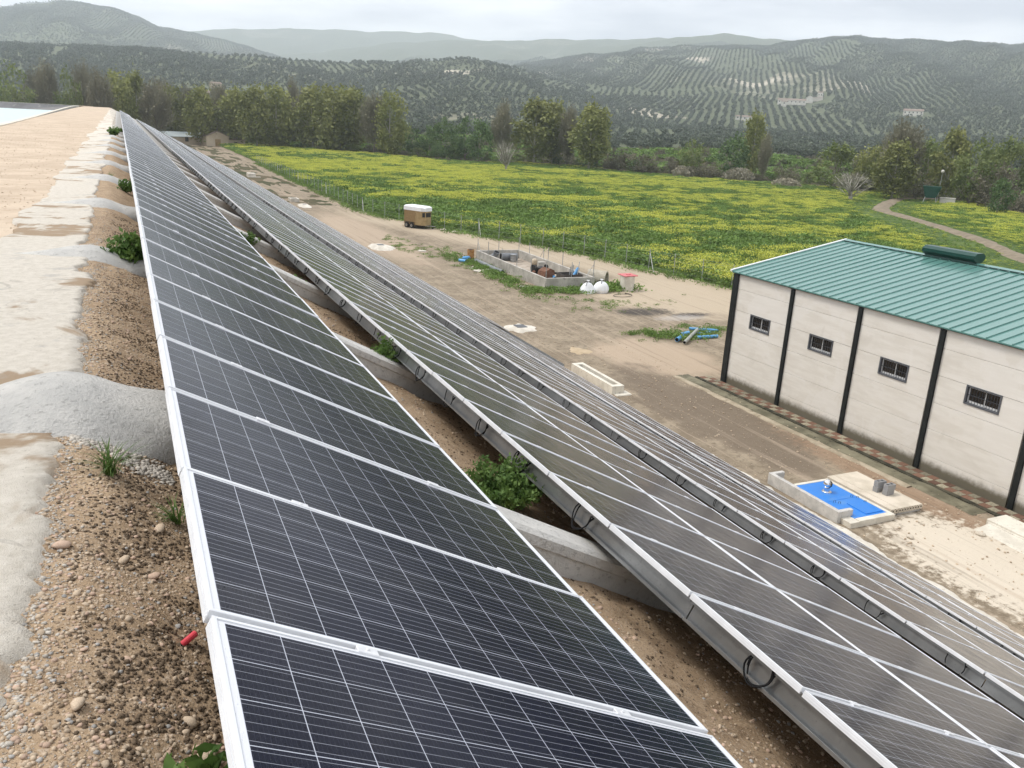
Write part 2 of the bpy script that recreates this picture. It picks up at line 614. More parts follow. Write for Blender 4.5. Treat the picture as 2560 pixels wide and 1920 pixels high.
def yard_material():
    m, nt, b = base_mat('yard dirt', 0.95, 0, 0.2)
    co = coords(nt)
    sep = nt.new('ShaderNodeSeparateXYZ')
    nt.link(co, sep.inputs[0])
    X, Y = sep.outputs[0], sep.outputs[1]
    n0 = nt.noise(co, 0.12, 4, 0.6)
    n1 = nt.noise(co, 0.6, 5, 0.6)
    n2 = nt.noise(co, 3.5, 6, 0.65)
    n3 = nt.noise(co, 16, 4, 0.6)
    col = nt.mix(nt.ramp(n1, 0.35, 0.65), (0.215, 0.173, 0.122), (0.32, 0.263, 0.19))
    col = nt.mix(nt.math('MULTIPLY', nt.ramp(n2, 0.48, 0.66), 0.8), col, (0.16, 0.126, 0.088))
    # pale, driven-over ground along the fence and a sandy patch before the shed
    fx = nt.math('ADD', X, nt.math('MULTIPLY', nt.math('SUBTRACT', n1, 0.5), 5.0))

    def blob(cx, cy, rx, ry, lo, hi, wob=0.55, wn=n1):
        dx = nt.math('DIVIDE', nt.math('SUBTRACT', X, cx), rx)
        dy = nt.math('DIVIDE', nt.math('SUBTRACT', Y, cy), ry)
        d = nt.math('SQRT', nt.math('ADD', nt.math('MULTIPLY', dx, dx), nt.math('MULTIPLY', dy, dy)))
        d = nt.math('ADD', d, nt.math('MULTIPLY', nt.math('SUBTRACT', wn, 0.5), wob * 2))
        return nt.ramp(d, hi, lo)
    pale = (0.43, 0.355, 0.26)
    track = nt.math('MULTIPLY', nt.ramp(nt.math('SUBTRACT', nt.math('ADD', X, nt.math('MULTIPLY', Y, 0.315)), 0.0), 55.2, 58.5), nt.math('MULTIPLY', nt.ramp(nt.math('ADD', X, nt.math('MULTIPLY', n1, 1.5)), 24.5, 26.5), nt.ramp(Y, 125, 98)))
    col = nt.mix(nt.math('MULTIPLY', track, 0.9), col, pale)
    col = nt.mix(blob(38, 52, 7, 7, 0.8, 1.2), col, pale)
    col = nt.mix(blob(26.2, 37.3, 3.4, 4.2, 0.7, 1.15), col, (0.40, 0.315, 0.23))
    col = nt.mix(blob(23.0, 88, 3.0, 20, 0.7, 1.2), col, (0.385, 0.305, 0.225))
    # damp brown gravel between the trough and the shed
    col = nt.mix(nt.math('MULTIPLY', blob(23.2, 28.5, 2.3, 8.0, 0.75, 1.15), 0.85), col, (0.165, 0.13, 0.095))
    col = nt.mix(nt.math('MULTIPLY', blob(24.9, 19.0, 0.9, 6.5, 0.5, 1.3, 0.9, n2), 0.65), col, (0.30, 0.195, 0.125))
    # spilt cement in front of the well house
    cem = nt.math('MULTIPLY', blob(22.9, 14.2, 2.3, 4.0, 0.75, 1.1, 0.9, n2), 1.0)
    col = nt.mix(cem, col, (0.60, 0.53, 0.43))
    # ash of a burnt heap
    col = nt.mix(nt.math('MULTIPLY', blob(32.2, 47.8, 2.4, 1.3, 0.5, 1.2, 0.8, n2), 0.9), col, (0.04, 0.037, 0.036))
    col = nt.mix(nt.math('MULTIPLY', blob(35.0, 46.2, 1.8, 0.8, 0.4, 1.2, 0.8, n2), 0.9), col, (0.05, 0.046, 0.045))
    col = nt.mix(nt.math('MULTIPLY', blob(33.6, 45.6, 2.2, 0.9, 0.4, 1.2, 0.9, n2), 0.55), col, (0.45, 0.42, 0.39))
    # tyre tracks along the yard
    tmap = nt.new('ShaderNodeMapping')
    tmap.inputs['Scale'].default_value = (2.2, 0.05, 1)
    tmap.inputs['Rotation'].default_value = (0, 0, 0.06)
    nt.link(co, tmap.inputs[0])
    tr = nt.noise(tmap.outputs[0], 1.0, 4, 0.7, 0.4)
    col = nt.mix(nt.math('MULTIPLY', nt.ramp(tr, 0.52, 0.66), 0.45), col, (0.43, 0.345, 0.26))
    col = nt.mix(nt.math('MULTIPLY', nt.ramp(tr, 0.46, 0.34), 0.40), col, (0.17, 0.13, 0.095))
    # scattered stone chips
    col = nt.mix(nt.math('MULTIPLY', nt.ramp(n3, 0.64, 0.70), 0.75), col, (0.55, 0.46, 0.36))
    col = nt.mix(nt.math('MULTIPLY', nt.ramp(nt.noise(co, 9, 3, 0.6), 0.66, 0.74), 0.5), col, (0.11, 0.085, 0.06))
    nt.link(col, b.inputs['Base Color'])
    nt.link(nt.bump(nt.math('ADD', n2, nt.math('MULTIPLY', n3, 0.6)), 0.6, 0.06), b.inputs['Normal'])
    return m


def yard():
    yv = np.concatenate([np.arange(-25, 8, 1.5), np.arange(8, 60, 0.4), np.arange(60, 130, 1.2), np.arange(130, 331, 5)])
    u = np.linspace(0, 1, 70)
    Y, U = np.meshgrid(yv, u, indexing='ij')
    X = 18.4 + (fence_x(Y) + 0.8 - 18.4) * U
    Z = 0.05 * noise_grid(X, Y, 0.35, 8.0, 3) + 0.012 * noise_grid(X, Y, 2.0, 9.0, 2)
    Z -= 0.25 * sstep(20.0, 18.5, X)
    # a low windrow of earth under the fence
    e = fence_x(Y) - X
    Z += 0.22 * np.exp(-((e - 0.3) / 0.8) ** 2) * (0.6 + 0.8 * noise_grid(X, Y, 0.5, 11.0, 2))
    tag(obj('yard', grid_mesh('yard', X, Y, Z), yard_material()), kind='structure')


yard()


def field_noise(x, y):
    """0..1 amount of yellow bloom"""
    n = mnoise.fractal((x * 0.030, y * 0.05, 3.1), 1.0, 2.0, 4)
    n2 = mnoise.fractal((x * 0.16, y * 0.24, 9.1), 1.0, 2.0, 3)
    n3 = mnoise.fractal((x * 0.012 + 5, y * 0.016, 1.7), 1.0, 2.0, 2)
    return n * 0.75 + n2 * 0.9 + n3 * 0.4


def field():
    m, nt, b = base_mat('meadow floor', 0.95, 0, 0.15)
    co = coords(nt)
    col = nt.mix(nt.ramp(nt.noise(co, 0.25, 5, 0.65), 0.35, 0.65), (0.06, 0.10, 0.025), (0.12, 0.17, 0.045))
    col = nt.mix(nt.math('MULTIPLY', nt.ramp(nt.noise(co, 2.0, 4, 0.65), 0.5, 0.7), 0.5), col, (0.035, 0.06, 0.02))
    nt.link(col, b.inputs['Base Color'])
    nt.link(nt.bump(nt.noise(co, 4, 5, 0.7), 0.8, 0.3), b.inputs['Normal'])
    n, k = 150, 50
    a, c = resample(FENCE, n), resample(FAR, n)
    u = np.linspace(0, 1, k)[None, :]
    X = a[:, :1] + (c[:, :1] - a[:, :1]) * u
    Y = a[:, 1:] + (c[:, 1:] - a[:, 1:]) * u
    Z = 0.15 + 0.25 * noise_grid(X, Y, 0.06, 5.0, 3)
    Z[:, 0] = -0.1
    Z[:, -1] = -3.0
    tag(obj('meadow', grid_mesh('meadow', X, Y, Z), m), kind='structure')
    # dirt track through the meadow
    tm = mat_var('track dirt', (0.18, 0.145, 0.10), (0.25, 0.205, 0.145), 0.8, 0.95, bump=0.4, bscale=6, c3=(0.16, 0.12, 0.075), s3=2.0)
    pl = resample([(190, 152), (172, 141), (158, 138.5), (146, 130), (133, 120), (126, 113.5), (121, 104), (113, 90), (104, 76), (92, 61.5), (72, 40), (62, 20)], 90)
    V, F = [], []
    for i, p in enumerate(pl):
        t = pl[min(i + 1, 89)] - pl[max(i - 1, 0)]
        t /= np.hypot(*t)
        nrm = np.array([-t[1], t[0]])
        w = 1.45 + 0.5 * fbm1(i * 0.45, 2)
        for s_ in (-1, -0.4, 0.4, 1):
            q = p + nrm * w * s_
            V.append((q[0], q[1], 0.46 - 0.30 * (abs(s_) == 1) - 0.04 * (abs(s_) < 0.5) + 0.06 * fbm1(i * 0.2, 5)))
    for i in range(89):
        for s_ in range(3):
            F.append((i * 4 + s_, i * 4 + s_ + 1, i * 4 + 5 + s_, i * 4 + 4 + s_))
    tag(obj('meadow_track', np_mesh('meadow_track', V, np.array(F), smooth=True), tm), kind='structure')
    return pl


TRACK = field()

# ------------------------------------------------------------------ valley and hills
def tab(a):
    a = np.array(a, float)
    return a[:, 0], a[:, 1]


FAR_AZ = np.degrees(np.arctan2([p[0] for p in FAR], [p[1] for p in FAR]))
FAR_R = np.hypot([p[0] for p in FAR], [p[1] for p in FAR])
def grow(pts, d0, d1):
    return tab([(a_, 12 + (h_ - 12) * d1 / d0) for a_, h_ in pts])


HILLS = [  # azimuth from +Y (degrees) and crest height; foot distance, crest distance, back slope
    (grow([(-40, 44), (-5.7, 54), (-1.5, 57.3), (2.7, 58.9), (7.3, 59.1), (11.8, 57.6), (16.9, 62.1), (19, 66), (20.5, 68.7), (22.1, 67.8), (24.2, 62.9), (26.4, 55.8), (28, 50.8), (29.6, 46.1), (32.4, 38), (36.3, 28), (42, 18), (50, 14), (90, 14)], 850, 1400), 470, 1400, 700),
    (grow([(-40, 12), (14, 20), (20, 70), (22, 89.6), (24.2, 119.6), (28.3, 141.7), (30.9, 150.6), (32.2, 161), (34.6, 164.5), (36, 167), (40, 172), (41, 176.7), (42.3, 181.6), (43.7, 188), (45.1, 189), (47.8, 184), (51.2, 181), (53.7, 178.6), (62, 165), (90, 150)], 1700, 2700), 600, 2700, 900),
    (grow([(-40, 12), (24, 120), (29.6, 212), (33.5, 245), (37, 264), (40.4, 253), (42.9, 244), (55, 230), (90, 200)], 2400, 3700), 2500, 3700, 1200),
    (grow([(-40, 120), (5, 140), (11.8, 180), (16.4, 219), (17.9, 225), (20.5, 237), (22.6, 239), (26.7, 253), (29.3, 257), (33.5, 268), (37, 267), (50, 240), (90, 200)], 2600, 4400), 2100, 4400, 1300),
    (grow([(-40, 180), (-2, 205), (2.6, 219), (4.5, 244), (6.6, 258), (9.2, 270), (12.2, 278), (18.9, 291), (21.3, 279), (24.4, 272), (40, 250), (90, 240)], 3000, 5600), 3400, 5600, 1800),
    (grow([(-40, 120), (-20, 170), (-9, 185), (-5.5, 192), (-4.5, 206), (-1.9, 219), (-0.2, 215), (1.5, 199), (2.5, 184), (3.6, 178), (5.8, 168), (9.2, 140), (14, 90), (20, 20), (90, 12)], 2200, 3500), 1500, 3500, 1300),
]


def terrain_h(x, y):
    x, y = np.asarray(x, float), np.asarray(y, float)
    r = np.hypot(x, y)
    az = np.degrees(np.arctan2(x, y))
    re = np.interp(az, FAR_AZ, FAR_R, left=320, right=FAR_R[-1])
    d = r - re
    z = -2.2 - 1.0 * sstep(-5, 25, d)
    bank = 36 + 8 * np.sin(az * 0.5) + 4 * np.sin(az * 1.7)
    z = z + (7.0 + 1.0 * np.sin(az * 0.37)) * sstep(bank, bank + 55, d)
    z = z + 0.028 * np.clip(d - 120, 0, 500)
    for (a, h), r0, r1, back in HILLS:
        H = np.interp(az, a, h)
        H = H + 0.006 * H * (np.sin(az * 1.9 + r1) + 0.6 * np.sin(az * 4.3 + r1 * 2))
        t = np.clip((r - r0) / (r1 - r0), 0, 1)
        up_ = t ** 1.25 * (1 - 0.0) * (1 + 0.35 * t * (1 - t)) 
        up_ = np.where(t > 0.75, up_ * 1.0, up_)
        dn = 1 - 0.75 * sstep(0, 1, (r - r1) / back)
        # gentle gullies across the face
        g = 1 + 0.055 * np.sin(az * 0.9 + r * 0.006 + r1) * t * (1 - t) * 4 + 0.03 * np.sin(az * 2.3 - r * 0.011) * t * (1 - t) * 4
        hz = H * np.minimum(up_, 1) * g * dn
        z = np.maximum(z, hz)
    return z


def terrain():
    m, nt, b = base_mat('grove soil', 0.95, 0, 0.1)
    co = coords(nt)
    sep = nt.new('ShaderNodeSeparateXYZ')
    nt.link(co, sep.inputs[0])
    n0 = nt.noise(co, 0.0035, 4, 0.6)
    n1 = nt.noise(co, 0.014, 5, 0.6)
    n2 = nt.noise(co, 0.12, 5, 0.65)
    soil = nt.mix(nt.ramp(n1, 0.40, 0.60), (0.36, 0.32, 0.25), (0.50, 0.45, 0.36))
    grass = nt.mix(nt.ramp(n2, 0.35, 0.65), (0.088, 0.104, 0.062), (0.135, 0.15, 0.092))
    plots = nt.new('ShaderNodeTexVoronoi')
    plots.inputs['Scale'].default_value = 0.0042
    nt.link(co, plots.inputs['Vector'])
    psep = nt.new('ShaderNodeSeparateXYZ')
    nt.link(plots.outputs['Color'], psep.inputs[0])
    bare = nt.ramp(nt.math('ADD', psep.outputs[0], nt.math('MULTIPLY', nt.math('SUBTRACT', n0, 0.5), 0.9)), 0.88, 1.08)
    ln = nt.new('ShaderNodeVectorMath', operation='LENGTH')
    nt.link(co, ln.inputs[0])
    far_ = nt.ramp(ln.outputs['Value'], 3300, 3700)
    bare = nt.math('MULTIPLY', bare, nt.math('SUBTRACT', 1.0, nt.math('MULTIPLY', far_, 0.75)))
    col = nt.mix(bare, grass, soil)
    crowns = nt.new('ShaderNodeTexVoronoi')
    crowns.inputs['Scale'].default_value = 0.11
    crowns.inputs['Randomness'].default_value = 0.55
    nt.link(co, crowns.inputs['Vector'])
    col = nt.mix(nt.math('MULTIPLY', nt.ramp(crowns.outputs['Distance'], 0.55, 0.40), nt.math('MULTIPLY', far_, 0.9)), col, (0.07, 0.09, 0.06))
    col = nt.mix(nt.math('MULTIPLY', nt.ramp(n2, 0.58, 0.68), 0.4), col, (0.11, 0.11, 0.06))
    # the scrubby river bank low down
    low = nt.ramp(nt.math('ADD', sep.outputs[2], nt.math('MULTIPLY', nt.math('SUBTRACT', n1, 0.5), 2.5)), 4.6, 2.4)
    scrub = nt.mix(nt.ramp(n2, 0.4, 0.62), (0.055, 0.062, 0.028), (0.12, 0.098, 0.06))
    col = nt.mix(low, col, scrub)
    nt.link(col, b.inputs['Base Color'])
    nt.link(nt.bump(n2, 0.5, 2.0), b.inputs['Normal'])
    az = np.radians(np.arange(-32, 88.1, 0.4))
    r = np.concatenate([np.arange(120, 420, 7), 420 * np.exp(np.arange(0, math.log(8200 / 420), 0.017))])
    A, RR = np.meshgrid(az, r, indexing='ij')
    X, Y = RR * np.sin(A), RR * np.cos(A)
    Z = terrain_h(X, Y)
    # keep it under the embankment and meadow close by
    tag(obj('hills', grid_mesh('hills', X, Y, Z), m), kind='structure')
    # plain land all round, out of sight, out to the horizon
    gm = mat_var('plain', (0.12, 0.125, 0.06), (0.22, 0.19, 0.12), 0.01, 0.95)
    n = 48
    V = [(0, 0, -6.0)]
    F = []
    for k in range(n):
        q = 2 * math.pi * k / n
        V.append((12000 * math.cos(q), 12000 * math.sin(q), -6.0))
    for k in range(n):
        F.append((0, 1 + k, 1 + (k + 1) % n))
    tag(obj('ground', np_mesh('ground', V, np.array(F)), gm), kind='structure')


terrain()
# ------------------------------------------------------------------ concrete ribs that carry the arrays
def rib_mesh(wide=0.62, hump=0.15):
    """one rib running from the crest down the whole slope, y centred on 0"""
    px = np.concatenate([np.linspace(-1.25, 0.7, 26), np.arange(1.0, 19.4, 0.6)])
    V, F = [], []
    nc = 12
    for x in px:
        t = float(sstep(-0.15, 0.5, x))
        w = wide * (1 - t) + 0.15 * t
        w *= float(0.35 + 0.65 * sstep(-1.3, -0.55, x))
        gz = ground_z(x, 5)
        topz = Z1 - TAN * (x - X1) - 0.27
        crest_top = gz + 0.03 + hump * float(sstep(-1.15, -0.35, x))
        top = crest_top * (1 - t) + topz * t
        top = min(top, topz + 0.02) if x > 0.1 else top
        base = gz - 0.08 - 0.25 * t
        band = [(-1.0, base), (-1.0, top - 0.135), (-1.13, top - 0.12), (-1.13, top - 0.035), (-0.85, top), (-0.3, top + 0.004)]
        band = band + [(-q, z_) for q, z_ in reversed(band)]
        for k in range(nc):
            q = k / (nc - 1) * 2 - 1
            za = base + (top - base) * (1 - abs(q) ** 2.0)
            qb, zb = band[k]
            yy = (q * (1 - t) + qb * t) * w
            V.append((x, yy + 0.012 * fbm1(x * 1.3, 3) + 0.008 * fbm1(x * 2.3, k) * (1 - t), za * (1 - t) + zb * t + 0.006 * fbm2(x * 5, q * 3, 2)))
    n = len(px)
    for i in range(n - 1):
        for k in range(nc - 1):
            F.append((i * nc + k, (i + 1) * nc + k, (i + 1) * nc + k + 1, i * nc + k + 1))
    me = np_mesh('concrete_rib', V, np.array(F), smooth=True)
    sm = np.array([max(V[i][0] for i in f) < 0.35 for f in F], dtype=bool)
    me.polygons.foreach_set('use_smooth', sm)
    return me


ORD = ('first', 'second', 'third', 'fourth', 'fifth', 'sixth', 'seventh', 'eighth', 'ninth', 'tenth', 'eleventh', 'twelfth', 'thirteenth', 'fourteenth', 'fifteenth', 'sixteenth', 'seventeenth', 'eighteenth')


def ribs():
    m, nt, b = base_mat('rib concrete', 0.9, 0, 0.25)
    co = coords(nt)
    n1, n2 = nt.noise(co, 2.5, 5, 0.6), nt.noise(co, 22, 6, 0.7)
    col = nt.mix(nt.ramp(n1, 0.35, 0.65), (0.49, 0.48, 0.455), (0.63, 0.61, 0.57))
    col = nt.mix(nt.math('MULTIPLY', nt.ramp(n2, 0.55, 0.66), 0.55), col, (0.27, 0.26, 0.24))
    nt.link(col, b.inputs['Base Color'])
    nt.link(nt.bump(nt.math('ADD', n2, nt.noise(co, 60, 5, 0.7)), 0.9, 0.02), b.inputs['Normal'])
    me_near, me_far = rib_mesh(), rib_mesh(0.46, 0.085)
    labels = ['rough grey concrete rib humping over the crest beside the nearest panels', 'grey concrete rib crossing the crest behind the leafy green bush',
              'third grey concrete rib from the camera along the crest', 'fourth grey concrete rib from the camera along the crest']
    for k in range(38):
        y = 4.92 + 5.3 * k
        o = obj('concrete_rib', me_near if k == 0 else me_far, m, loc=(0, y, float(crest_z(y)) * 0 + 0))
        if 4 <= k < 10:
            labels.append(ORD[k] + ' grey concrete rib from the camera along the crest')
        tag(o, labels[k] if k < 10 else 'pale concrete rib far along the crest, one of an even series', 'concrete rib', 'concrete ribs under the solar arrays')


ribs()

# ================================================================== solar arrays
PW, PL, PP = 1.956, 0.992, 1.012       # panel size down the slope, along the row, pitch


def panel_glass_material():
    m, nt, b = base_mat('solar cells under glass', 0.10, 0, 0.12)
    uv = nt.new('ShaderNodeUVMap').outputs['UV']
    sep = nt.new('ShaderNodeSeparateXYZ')
    nt.link(uv, sep.inputs[0])
    U, V = sep.outputs[0], sep.outputs[1]       # U metres down the slope, V metres along the row

    def lines(coord, pitch, half, off=0.0):
        f = nt.math('FRACT', nt.math('DIVIDE', nt.math('ADD', coord, off + 100 * pitch), pitch))
        d = nt.math('ABSOLUTE', nt.math('SUBTRACT', f, 0.5))
        return nt.math('GREATER_THAN', d, 0.5 - half / pitch)
    cu = (PW - 2 * 0.033) / 12
    cv = (PL - 2 * 0.020) / 6
    gap_u = lines(U, cu, 0.0013, -0.033)
    gap_v = lines(V, cv, 0.0014, -0.020)
    bus = lines(V, cv / 5, 0.0008, -0.020 + cv / 10)
    fing = lines(U, 0.0125, 0.0007)
    white = nt.math('MAXIMUM', gap_u, gap_v)
    mu = nt.math('MAXIMUM', nt.math('LESS_THAN', U, 0.033), nt.math('GREATER_THAN', U, PW - 0.030))
    mv = nt.math('MAXIMUM', nt.math('LESS_THAN', V, 0.0195), nt.math('GREATER_THAN', V, PL - 0.0195))
    border = nt.math('MAXIMUM', mu, mv)
    oi = nt.new('ShaderNodeObjectInfo').outputs['Random']
    cellid = nt.new('ShaderNodeTexWhiteNoise', noise_dimensions='3D')
    cmb = nt.new('ShaderNodeCombineXYZ')
    nt.link(nt.math('FLOOR', nt.math('DIVIDE', nt.math('SUBTRACT', U, 0.033), cu)), cmb.inputs[0])
    nt.link(nt.math('FLOOR', nt.math('DIVIDE', nt.math('SUBTRACT', V, 0.020), cv)), cmb.inputs[1])
    nt.link(nt.math('MULTIPLY', oi, 57.0), cmb.inputs[2])
    nt.link(cmb.outputs[0], cellid.inputs['Vector'])
    cmb2 = nt.new('ShaderNodeCombineXYZ')
    nt.link(U, cmb2.inputs[0])
    nt.link(V, cmb2.inputs[1])
    nt.link(nt.math('MULTIPLY', oi, 31.0), cmb2.inputs[2])
    cell = nt.mix(cellid.outputs['Value'], (0.0022, 0.0032, 0.0125), (0.005, 0.006, 0.0175))
    cell = nt.mix(nt.math('MULTIPLY', fing, 0.035), cell, (0.30, 0.31, 0.34))
    cell = nt.mix(nt.math('MULTIPLY', bus, 0.50), cell, (0.50, 0.52, 0.58))
    cell = nt.mix(white, cell, (0.46, 0.48, 0.54))
    film = nt.noise(cmb2.outputs[0], 1.4, 5, 0.65)
    cell = nt.mix(nt.math('MULTIPLY', nt.ramp(film, 0.40, 0.75), 0.035), cell, (0.40, 0.38, 0.35))
    col = nt.mix(border, cell, (0.66, 0.67, 0.70))
    nt.link(col, b.inputs['Base Color'])
    # rain drops and dust film on the glass
    drops = nt.new('ShaderNodeTexVoronoi')
    drops.inputs['Scale'].default_value = 85
    nt.link(uv, drops.inputs['Vector'])
    dr = nt.ramp(drops.outputs['Distance'], 0.30, 0.12)
    sel = nt.ramp(nt.noise(uv, 40, 3), 0.50, 0.56)
    dr = nt.math('MULTIPLY', dr, sel)
    dust = nt.noise(uv, 2.5, 5, 0.6)
    rg = nt.math('ADD', nt.math('MULTIPLY', nt.ramp(dust, 0.35, 0.7), 0.08), 0.14)
    nt.link(rg, b.inputs['Roughness'])
    nt.link(nt.bump(dr, 0.35, 0.002), b.inputs['Normal'])
    return m


GLASS = panel_glass_material()


def panel_meshes():
    w = 0.011
    g = np_mesh('panel', [(w, w, -0.004), (PW - w, w, -0.004), (PW - w, PL - w, -0.004), (w, PL - w, -0.004)], np.array([(0, 1, 2, 3)]))
    uvl = g.uv_layers.new(name='UVMap')
    for i, c in enumerate([(w, w), (PW - w, w), (PW - w, PL - w), (w, PL - w)]):
        uvl.data[i].uv = c
    f = MB()
    d = 0.04
    e = 0.0015
    def ring(inset, z):
        return [(inset, inset, z), (PW - inset, inset, z), (PW - inset, PL - inset, z), (inset, PL - inset, z)]
    loops = [ring(0.03, -d), ring(0, -d), ring(0, -e), ring(e, 0), ring(w, 0), ring(w, -0.0055)]
    vs = sum(loops, [])
    fs = []
    for a in range(len(loops) - 1):
        for i in range(4):
            j = (i + 1) % 4
            fs.append((a * 4 + i, a * 4 + j, a * 4 + 4 + j, a * 4 + 4 + i))
    f.quad_list(vs, fs)
    # shallow grooves along the two short outer sides
    for zz in (-0.012, -0.024):
        f.box(-0.0016, 0.0, 0.004, PL - 0.004, zz - 0.004, zz + 0.004)
    # back sheet and the joining strip that closes the seam to the next panel
    f.quad_list([(w, w, -0.008), (w, PL - w, -0.008), (PW - w, PL - w, -0.008), (PW - w, w, -0.008)], [(0, 1, 2, 3)])
    f.quad_list([(0.004, PL, -0.022), (PW - 0.004, PL, -0.022), (PW - 0.004, PL + PP - PL, -0.022), (0.004, PL + PP - PL, -0.022)], [(0, 1, 2, 3)])
    return g, f.mesh('frame')


PANEL_ME, FRAME_ME = panel_meshes()
PANEL_ME.materials.append(GLASS)
FRAME_ME.materials.append(MT['frame'])


def clamp_mesh():
    c = MB()
    c.bbox(-0.035, 0.035, -0.019, 0.019, -0.012, 0.004, 0.0015)
    c.lathe([(0.006, 0.003), (0.006, 0.007), (0.005, 0.008)], 8)
    me = c.mesh('clamp')
    me.materials.append(MT['clamp'])
    return me


CLAMP_ME = clamp_mesh()


def cable_mesh(seed):
    """slack module leads hanging in a loop below the frame"""
    r = random.Random(seed)
    c = MB()
    ry, rz = r.uniform(0.075, 0.115), r.uniform(0.085, 0.125)
    for k in range(r.choice((1, 2, 2))):
        pts = [(0.03, -ry - r.uniform(0.0, 0.08), 0.0)]
        sq = r.uniform(-0.3, 0.3)
        for i in range(17):
            q = math.pi * (-0.12 + 1.24 * i / 16)
            pts.append((0.01 * math.sin(q * 3 + k) + 0.008 - 0.012 * k, -math.cos(q) * (ry + 0.012 * k) + sq * math.sin(q) * 0.05, -0.035 - (math.sin(q) + 0.3) * (rz + 0.008 * k)))
        pts.append((0.03, ry + r.uniform(0.0, 0.05), 0.0))
        c.tube(pts, 0.0056, 6)
    c.tube([(0.012, -ry * 1.2, -0.02), (0.008, -ry * 1.05, -0.065)], 0.009, 6)
    if r.random() < 0.5:
        c.tube([(0.012, ry * 1.1, -0.03), (0.008, ry * 1.0, -0.075)], 0.009, 6)
    me = c.mesh('cable_loop', True)
    me.materials.append(MT['cable'])
    return me


CABLES = [cable_mesh(s) for s in range(1, 8)]


def purlin_mesh(length):
    c = MB()
    h, fl, t = 0.142, 0.045, 0.004
    # C profile with lips, open towards -x
    pts = [(0, 0), (-fl, 0), (-fl, -0.02), (-fl + t, -0.02), (-fl + t, -t), (-t, -t), (-t, -h + t), (-fl + t, -h + t), (-fl + t, -h + 0.02), (-fl, -h + 0.02), (-fl, -h), (0, -h)]
    c.prism(pts, 0, length)
    me = c.mesh('purlin')
    me.materials.append(MT['galv'])
    return me


PURLIN_LEN = 6.07
PURLIN_ME = purlin_mesh(PURLIN_LEN - 0.012)


def far_panels(name, parent, cols, y0, k0, k1):
    """all the panels too far to pick apart: glass in one mesh, frames in another"""
    gv, fv = np.array([v.co for v in PANEL_ME.vertices]), np.array([v.co for v in FRAME_ME.vertices])
    ff = np.array([p.vertices for p in FRAME_ME.polygons])
    nframe = 24
    keep = [i for i, p in enumerate(ff) if max(p) < nframe]
    ff = ff[keep]
    fv = fv[:nframe]
    GV, FV, FF, GF, UV = [], [], [], [], []
    for k in range(k0, k1):
        for cx in cols:
            off = np.array([cx, y0 + k * PP + 0.010, 0])
            FF.append(ff + len(FV) * nframe)
            FV.append(fv + off)
            GF.append(np.array([[0, 1, 2, 3]]) + len(GV) * 4)
            GV.append(gv + off)
    gm = np_mesh('panel_far', np.concatenate(GV), np.concatenate(GF))
    uvl = gm.uv_layers.new(name='UVMap')
    base = np.array([[v.co.x, v.co.y] for v in PANEL_ME.vertices])
    uvl.data.foreach_set('uv', np.tile(base, (len(GV), 1)).astype(np.float32).ravel())
    gm.materials.append(GLASS)
    o = obj('panel', gm, None, parent)
    o['kind'] = 'stuff'
    fm = np_mesh('frame_far', np.concatenate(FV), np.concatenate(FF))
    fm.materials.append(MT['frame'])
    q = obj('frame', fm, None, o)
    q['kind'] = 'stuff'


def solar_array(name, label, x, z, cols, y0, kstart, ksingle, kend, purlins, clamp_k, cable_k, ybeam0=None):
    root = thing('solar_array', label, 'solar array', (x, 0, z), (0, TILT, 0), 'solar arrays on the embankment')
    for k in range(kstart, ksingle):
        for ci, cx in enumerate(cols):
            jit = random.uniform(-0.004, 0.004)
            p = obj('panel', PANEL_ME, None, root, (cx + random.uniform(-0.003, 0.003), y0 + k * PP + 0.010, jit), (random.uniform(-0.0018, 0.0018), random.uniform(-0.0012, 0.0012), 0))
            obj('frame', FRAME_ME, None, p)
    if kend > ksingle:
        far_panels(name, root, cols, y0, ksingle, kend)
    for k in range(clamp_k[0], clamp_k[1]):
        for cx in cols:
            for fr in (0.24, 0.76):
                obj('clamp', CLAMP_ME, None, root, (cx + PW * fr + random.uniform(-0.01, 0.01), y0 + k * PP, 0.0))
    ya = y0 + kstart * PP if ybeam0 is None else ybeam0
    yb = y0 + kend * PP
    for px in purlins:
        y = ya
        while y < yb:
            obj('purlin', PURLIN_ME, None, root, (px, y, -0.042))
            y += PURLIN_LEN
    for k in range(cable_k[0], cable_k[1]):
        if random.random() < 0.93:
            obj('cable_loop', random.choice(CABLES), None, root, (purlins[0] - 0.045, y0 + (k + random.uniform(0.30, 0.52)) * PP, -0.035), (random.uniform(-0.25, 0.25), random.uniform(-0.05, 0.12), 0))
    return root


W2 = PW + 0.02
solar_array('a', 'topmost solar array, one panel deep, beside the dirt crest road', X1, Z1, (0.0,), 2.028, -5, 90, 196, (0.42, 1.55), (-3, 24), (0, 0))
solar_array('b', 'second solar array down the slope, right of the bare soil strip', 3.097, CAMZ - 2.801, (0.0, W2), 2.736, -5, 62, 192, (0.07, 2.05, 3.75), (-3, 14), (-3, 60))
solar_array('c', 'third solar array down the slope, between the second and fourth', 7.852, CAMZ - 5.257, (0.0, W2), 4.657, -6, 56, 184, (0.07, 2.05, 3.75), (-3, 8), (-3, 50))
solar_array('d', 'fourth solar array down the slope, nearest the white shed', 12.47, CAMZ - 7.671, (0.0, W2), 7.715, -8, 50, 178, (0.07, 2.05, 3.75), (-2, 4), (-4, 40))
solar_array('e', 'lowest short solar array with bare steel beams at its near end', 17.12, CAMZ - 10.09, (0.0,), 41.0, 0, 30, 130, (0.10, 1.5), (0, 0), (0, 0), ybeam0=33.6)
